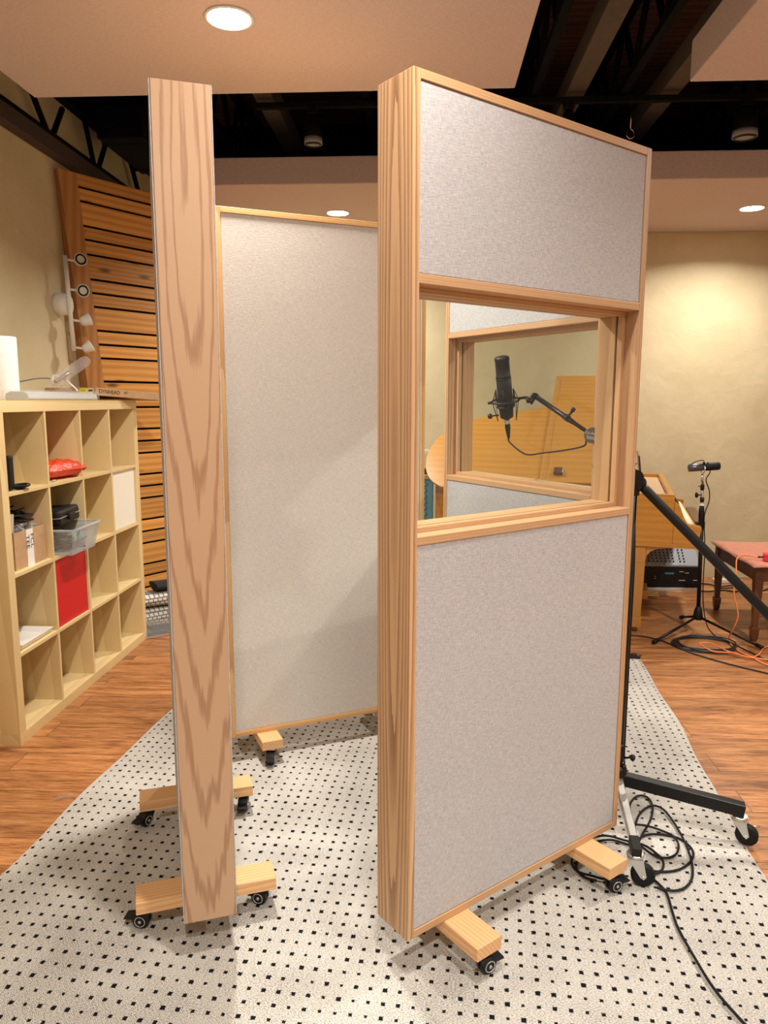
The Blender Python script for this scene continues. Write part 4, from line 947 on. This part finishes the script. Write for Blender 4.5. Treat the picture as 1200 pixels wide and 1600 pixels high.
# legs
def pleg(s, t):
    mb = MB(); mb.box(s-.035, s+.035, t-.035, t+.035, .10, .465); vs = []
    mb = MB()
    vs = [(s+a*h, t+b*h, z) for (z, h) in ((.10, .031), (.465, .041)) for a, b in ((-1, -1), (1, -1), (1, 1), (-1, 1))]
    mb.add(vs, [(3, 2, 1, 0), (4, 5, 6, 7), (0, 1, 5, 4), (1, 2, 6, 5), (2, 3, 7, 6), (3, 0, 4, 7)])
    mb.box(s-.041, s+.041, t-.041, t+.041, .465, .5745)
    mb.box(s-.036, s+.036, t-.036, t+.036, .035, .10)
    lg = mb.build('leg', M_piano_z, pn, .003)
    MB().cyl((s-.012, t, .018), (s+.012, t, .018), .018, seg=16).lathe([(.008, .02), (.02, .034)], (s, t, 0), seg=12).build('leg_caster', plain('brass_dark', (.25, .17, .07), .4, .9), lg)
    return lg
pleg(.035, .045); pleg(.06, TW-.043); pleg(-1.05, .45)
br = [(.0765, .5745), (.0765, .468), (.085, .515), (.105, .540), (.14, .558), (.20, .568), (.28, .5745)]
MB().prism(br, .012, .075, 'xz').build('leg_bracket', M_piano_z, pn, .002)
# pedal lyre
MB().box(.06, .10, .62, .66, .14, .575).box(.06, .10, .76, .80, .14, .575).box(.03, .13, .58, .84, .08, .14).build('pedal_lyre', M_piano_z, pn, .003)
for k in range(3): MB().box(.13, .21, .645+k*.055, .667+k*.055, .09, .10).build('pedal', plain('brass_pedal', (.6, .42, .15), .3, 1.0), pn, .003)

# things seen beside the piano tail
r = thing('tufted_mat', 'light blue tufted vinyl pad standing behind the piano tail', 'mat', W(-.22, 5.32, 0), RA)
mb = MB().box(-.20, .30, 0, .055, 0, .93).build('pad', M_blue, r, .01)
mb = MB()
for i in range(10):
    for j in range(21):
        mb.lathe([(.0001, .014), (.010, .011), (.019, .0)], (-.175+i*.046, -.0005, .03+j*.043), (0, -1, 0), 8)
o = mb.build('tufts', M_blue, r)
o = MB().box(-.22, .31, -.02, .10, .9305, .963).build('wooden_plank', M_piano_lt, None, .003, loc=W(-.22, 5.32, 0), rot=(0, 0, RA)); tag(o, 'short wooden plank resting on the blue tufted pad', 'plank')
o = MB().box(.12, .30, .0, .09, .9635, 1.003).build('black_adapter', M_blackp, None, .006, loc=W(-.22, 5.32, 0), rot=(0, 0, RA)); tag(o, 'small black box on the plank by the piano tail', 'adapter')
o = pillow(MB(), .16, .10, .13, 21, .010).build('plastic_bag', M_clear, None, loc=W(-.005, 5.375, 1.006), rot=(0, 0, RA)); tag(o, 'crumpled clear plastic bag above the blue tufted pad', 'bag')

# mixer on rack unit
r = thing('rack_unit', 'black rack equipment with silver lower edge under the piano', 'rack', (2.245, 5.715, 0), R(-4))
MB().box(-.25, .245, 0, .16, .028, .195).build('rack_case', M_blackp, r, .003)
MB().box(-.26, .25, -.01, .16, .0, .027).build('silver_base', plain('aluminium', (.75, .73, .68), .35, .6), r, .002)
MB().box(-.02, .05, -.0015, -.0002, .135, .150).build('display', plain('blue_display', (.06, .22, .38), .3), r)
mb = MB()
for x, z, w_ in ((.09, .155, .035), (.135, .145, .03), (.09, .085, .05), (.20, .087, .03), (-.10, .115, .012), (-.10, .098, .012)): mb.box(x, x+w_, -.002, -.0002, z, z+.004)
mb.build('front_marks', M_inkw, r)
for x in (-.2, .02, .16, .2): MB().cyl((x, 0, .06), (x, -.012, .06), .009, seg=12).build('rack_knob', M_black, r)
r = thing('audio_mixer', 'grey audio mixer with rows of knobs tilted on the black rack', 'mixer', (2.245, 5.715, .1955), R(-4))
vsM = Matrix.Rotation(R(38), 4, 'X')
mb = MB().prism([(.0, .0), (.16, .0), (.16, .165), (.0, .012)], -.25, .245, 'yz'); mb.build('mixer_body', M_grey, r, .003)
sl = math.atan2(.153, .16); cs_, sn_ = math.cos(sl), math.sin(sl); nz = Vector((0, -sn_, cs_))
kcols = [plain('knob_dark', (.03, .03, .035), .5), plain('knob_light', (.55, .55, .55), .5)]
kb = None
for i in range(12):
    for j in range(7):
        p = Vector((-.235+i*.0315+(.02 if i > 9 else 0), .035*cs_*1.0+j*.028*cs_, .012+.035*sn_+j*.028*sn_))
        if kb is None: kb = MB().lathe([(.0001, .010), (.0055, .010), (.0065, .0)], Z_, nz, 8).build('mixer_knob', kcols[0], r, loc=tuple(p))
        else: o = kb.copy(); COL.objects.link(o); o.parent = r; o.location = p
mb = MB()
for i in range(12):
    c = Vector((-.235+i*.0315+(.02 if i > 9 else 0), .012*cs_, .012+.012*sn_))
    mb.box(-.006, .006, -.004, .004, 0, .004, 0, frame(c, (1, 0, 0), (0, cs_, sn_)))
mb.build('fader_caps', kcols[1], r)

# power strip and wall cables
r = thing('power_strip', 'white power strip on the floor by the back wall', 'power strip', (2.85, 5.99, 0), R(-3))
MB().box(-.11, .11, -.035, .035, 0, .032).build('strip_casing', M_white, r, .006)
for k in range(3): MB().lathe([(.0001, .0), (.018, .0), (.018, .0015)], (-.07+.07*k, 0, .0322), (0, 0, 1), 16).build('socket', M_grey, r)
mb = MB(); mb.tube(smooth_path([(2.56, 5.93, .006), (2.662, 5.90, .008), (2.70, 5.80, .01), (2.822, 5.84, .012), (2.861, 5.78, .008), (2.778, 5.67, .006), (2.694, 5.71, .006), (2.575, 5.676, .006), (2.5, 5.69, .006)], 6), .005, 6)
mb.tube(smooth_path([(3.1, 5.78, .006), (3.0, 5.70, .006), (2.9, 5.68, .006), (2.86, 5.72, .01), (2.80, 5.76, .014), (2.72, 5.74, .012), (2.66, 5.80, .006)], 6), .005, 6)
o = mb.build('power_cables', M_rubber, None); tag(o, 'black power cords on the floor in front of the power strip', 'cable')

# ================================================================== dynamic mic on straight stand
ms = thing('microphone_stand', 'straight black microphone stand with tripod base beside the piano bench', 'mic stand', (2.045, 4.66, 0), 0)
MB().lathe([(.030, .085), (.034, .10), (.026, .15), (.014, .175)], seg=6).build('base_hub', M_blackp, ms)
for (ex, ey) in ((1.672, 4.40), (2.285, 4.30), (2.05, 4.93)):
    a = Vector((0, 0, .105)); b = Vector((ex-2.045, ey-4.66, .018)); dd = (b-a).normalized()
    lg = MB().tube([a+dd*.02, b-dd*.01], .0085, 10).build('leg', M_black, ms)
    MB().tube([b-dd*.035, b+dd*.01], .0125, 10).build('rubber_foot', M_rubber, lg)
MB().cyl((0, 0, .16), (-.018, 0, .815), .0125, seg=16).build('lower_tube', M_black, ms)
MB().lathe([(.014, 0), (.017, .01), (.017, .12), (.013, .15)], (-.018, 0, .68), (-.027, 0, 1), 16).build('clutch_grip', M_rubber, ms)
MB().lathe([(.0155, 0), (.0155, .006)], (-.0215, 0, .832), (-.027, 0, 1), 16).build('white_ring', M_white, ms)
MB().cyl((-.021, 0, .81), (-.028, 0, .985), .0085, seg=12).build('upper_tube', M_chrome, ms)
mb = MB(); mb.lathe([(.012, 0), (.013, .03)], (-.0225, 0, .855), seg=12); mb.lathe([(.010, 0), (.012, .012), (.012, .03), (.010, .04)], (-.026, 0, .93), seg=12)
mb.cyl((-.024, 0, .90), (-.052, 0, .900), .004, seg=8); mb.lathe([(.008, 0), (.018, .003), (.018, .010), (.008, .014)], (-.066, 0, .90), (1, 0, 0), 14); mb.cyl((-.028, 0, .955), (-.052, 0, .957), .003, seg=6); mb.build('boom_clamp', M_black, ms)
dm = thing('dynamic_microphone', 'black and grey dynamic microphone lying level atop the straight stand', 'microphone', (2.045-.03, 4.66, 1.078), 0)
dx_ = Vector((1, -.12, .085)).normalized()
MB().lathe([(.0001, -.088), (.023, -.088), (.0245, -.085), (.0245, -.006), (.022, -.004), (.022, 0)], Z_, dx_, 24).build('body', plain('satin_grey', (.10, .10, .105), .32, .7), dm)
MB().lathe([(.020, .0), (.024, .012), (.0255, .02), (.0255, .092), (.022, .100), (.0001, .100)], Z_, dx_, 24).build('windscreen', M_rubber, dm)
mb = MB()
for sy in (-1, 1): mb.tube([(-.0, sy*.030, .006), (.0, sy*.030, -.02), (-.002, sy*.012, -.042)], .004, 8)
mb.cyl((-.002, 0, -.045), (-.0, 0, -.092), .007, seg=10); mb.cyl((0, -.032, .004), (0, .032, .004), .0035, seg=8); mb.build('yoke', M_chrome, dm)
mb = MB(); mb.tube(smooth_path([(-.083, -.02, .018), (-.06, -.02, .034), (-.02, -.015, .044), (.0, -.01, .040)], 5), .003, 6); mb.lathe([(.006, 0), (.008, .012)], (.0, -.008, .022), (0, 0, 1), 10); mb.build('cable_bridge', M_blackp, dm)
mb = MB(); mb.tube(smooth_path([(2.035, 4.645, 1.11), (2.055, 4.645, 1.05), (2.03, 4.64, 1.0), (2.055, 4.64, .93), (2.058, 4.64, .86), (2.035, 4.64, .76), (2.052, 4.64, .55), (2.06, 4.64, .25), (2.075, 4.60, .08), (2.10, 4.53, .02), (2.14, 4.42, .008), (2.166, 4.376, .006), (2.195, 4.237, .006), (2.22, 4.12, .006), (2.30, 4.0, .006)], 7), .0035, 8)
o = mb.build('microphone_cable', M_rubber, None); tag(o, 'thin black cable running down the straight microphone stand', 'cable')
# floor cable coil
mb = MB(); cR = (1.975, 4.39)
for k in range(7):
    a = .175+.006*math.sin(k*2.3); b = .155-.010*(k % 4)
    mb.tube([(cR[0]+.004*k-.01+math.cos(t)*a*(1+.05*math.sin(2*t+k)), cR[1]+.006*math.sin(k)+math.sin(t)*b, .007+.004*(k // 2)+.002*math.sin(3*t+k)) for t in [2*math.pi*i/32 for i in range(32)]], .0038, 6, closed=True)
mb.tube(smooth_path([(1.36, 4.64, .006), (1.487, 4.6, .006), (1.569, 4.574, .006), (1.671, 4.536, .006), (1.755, 4.435, .006), (1.822, 4.257, .006), (1.949, 4.072, .006), (2.119, 3.901, .006), (2.4, 3.65, .006)], 6), .0042, 8)
o = mb.build('coiled_cable', plain('navy_cable', (.012, .014, .024), .45), None); tag(o, 'neat ring of dark cable on the wood floor at the straight stand', 'cable')
mb = MB(); mb.tube(smooth_path([(2.37, 4.56, .515), (2.306, 4.60, .522), (2.225, 4.56, .512), (2.195, 4.50, .432), (2.166, 4.45, .322), (2.178, 4.42, .229), (2.177, 4.4, .174), (2.161, 4.42, .086), (2.18, 4.50, .012), (2.14, 4.388, .008), (2.13, 4.259, .008), (2.152, 4.148, .010), (2.18, 4.021, .008), (2.28, 3.87, .008)], 7), .0042, 8)
mb.tube(smooth_path([(2.50, 4.42, .012), (2.422, 4.378, .012), (2.313, 4.318, .012), (2.206, 4.181, .014), (2.128, 4.137, .014), (2.051, 4.213, .014), (1.961, 4.224, .018), (1.926, 4.304, .026), (1.931, 4.351, .026), (1.998, 4.352, .026), (2.042, 4.236, .02), (2.109, 4.137, .018), (2.218, 4.094, .014), (2.36, 4.02, .012)], 7), .0042, 8)
o = mb.build('orange_cable', M_orange, None); tag(o, 'bright orange cable trailing from the bench to the floor', 'cable')

# ================================================================== bench
BA = R(-6.4)
bn = thing('piano_bench', 'dark mahogany piano bench at the right edge', 'bench', (2.29, 4.45, 0), BA)
for (x, y) in ((.03, .03), (.03, .74), (.42, .03), (.42, .74)):
    vs = [(x+a*h, y+b*h, z) for (z, h) in ((.095, .016), (.40, .026)) for a, b in ((-1, -1), (1, -1), (1, 1), (-1, 1))]
    mb = MB().add(vs, [(3, 2, 1, 0), (4, 5, 6, 7), (0, 1, 5, 4), (1, 2, 6, 5), (2, 3, 7, 6), (3, 0, 4, 7)])
    vs = [(x+a*h, y+b*h, z) for (z, h) in ((0, .014), (.02, .019), (.08, .024), (.095, .022)) for a, b in ((-1, -1), (1, -1), (1, 1), (-1, 1))]
    fs = [(3, 2, 1, 0), (12, 13, 14, 15)]+[(k*4+i, k*4+(i+1) % 4, (k+1)*4+(i+1) % 4, (k+1)*4+i) for k in range(3) for i in range(4)]
    mb.add(vs, fs); mb.box(x-.026, x+.026, y-.026, y+.026, .40, .47); mb.build('leg', M_mahog, bn, .002)
box_part('apron', M_mahog, bn, .012, .030, .056, .714, .385, .468); box_part('apron', M_mahog, bn, .42, .438, .056, .714, .385, .468)
box_part('apron', M_mahog, bn, .056, .394, .012, .030, .385, .468); box_part('apron', M_mahog, bn, .056, .394, .74, .758, .385, .468)
box_part('seat_board', M_mahog, bn, -.01, .46, -.01, .78, .4705, .490, .004)
def cl(a, b):
    x = -.022+.50*a; y = -.025+.83*b; e = min(a, b, 1-a, 1-b)
    z = .4935 + .006*math.sin(a*5+b*9)*.5 + .003
    if e <= .0001: z = .482+.004*math.sin(b*14+a*9)
    return (x, y, z)
o = MB().grid(22, 34, cl).build('bench_cloth', M_cloth, None, loc=(2.29, 4.45, 0), rot=(0, 0, BA)); tag(o, 'salmon pink cloth spread over the piano bench', 'cloth')
sd = o.modifiers.new('s', 'SOLIDIFY'); sd.thickness = .002
r = thing('pedal_box', 'red metal effects box with black knob on the salmon cloth', 'pedal', (2.425, 4.535, .5015), R(-20))
MB().box(-.045, .06, -.035, .035, 0, .045).build('box_shell', M_redbox, r, .003)
MB().lathe([(.009, 0), (.010, .002), (.009, .016), (.0001, .017)], (.02, 0, .0452), seg=14).build('knob', M_blackp, r)
MB().cyl((-.045, 0, .02), (-.075, 0, .02), .005, seg=10).build('plug', M_blackp, r)
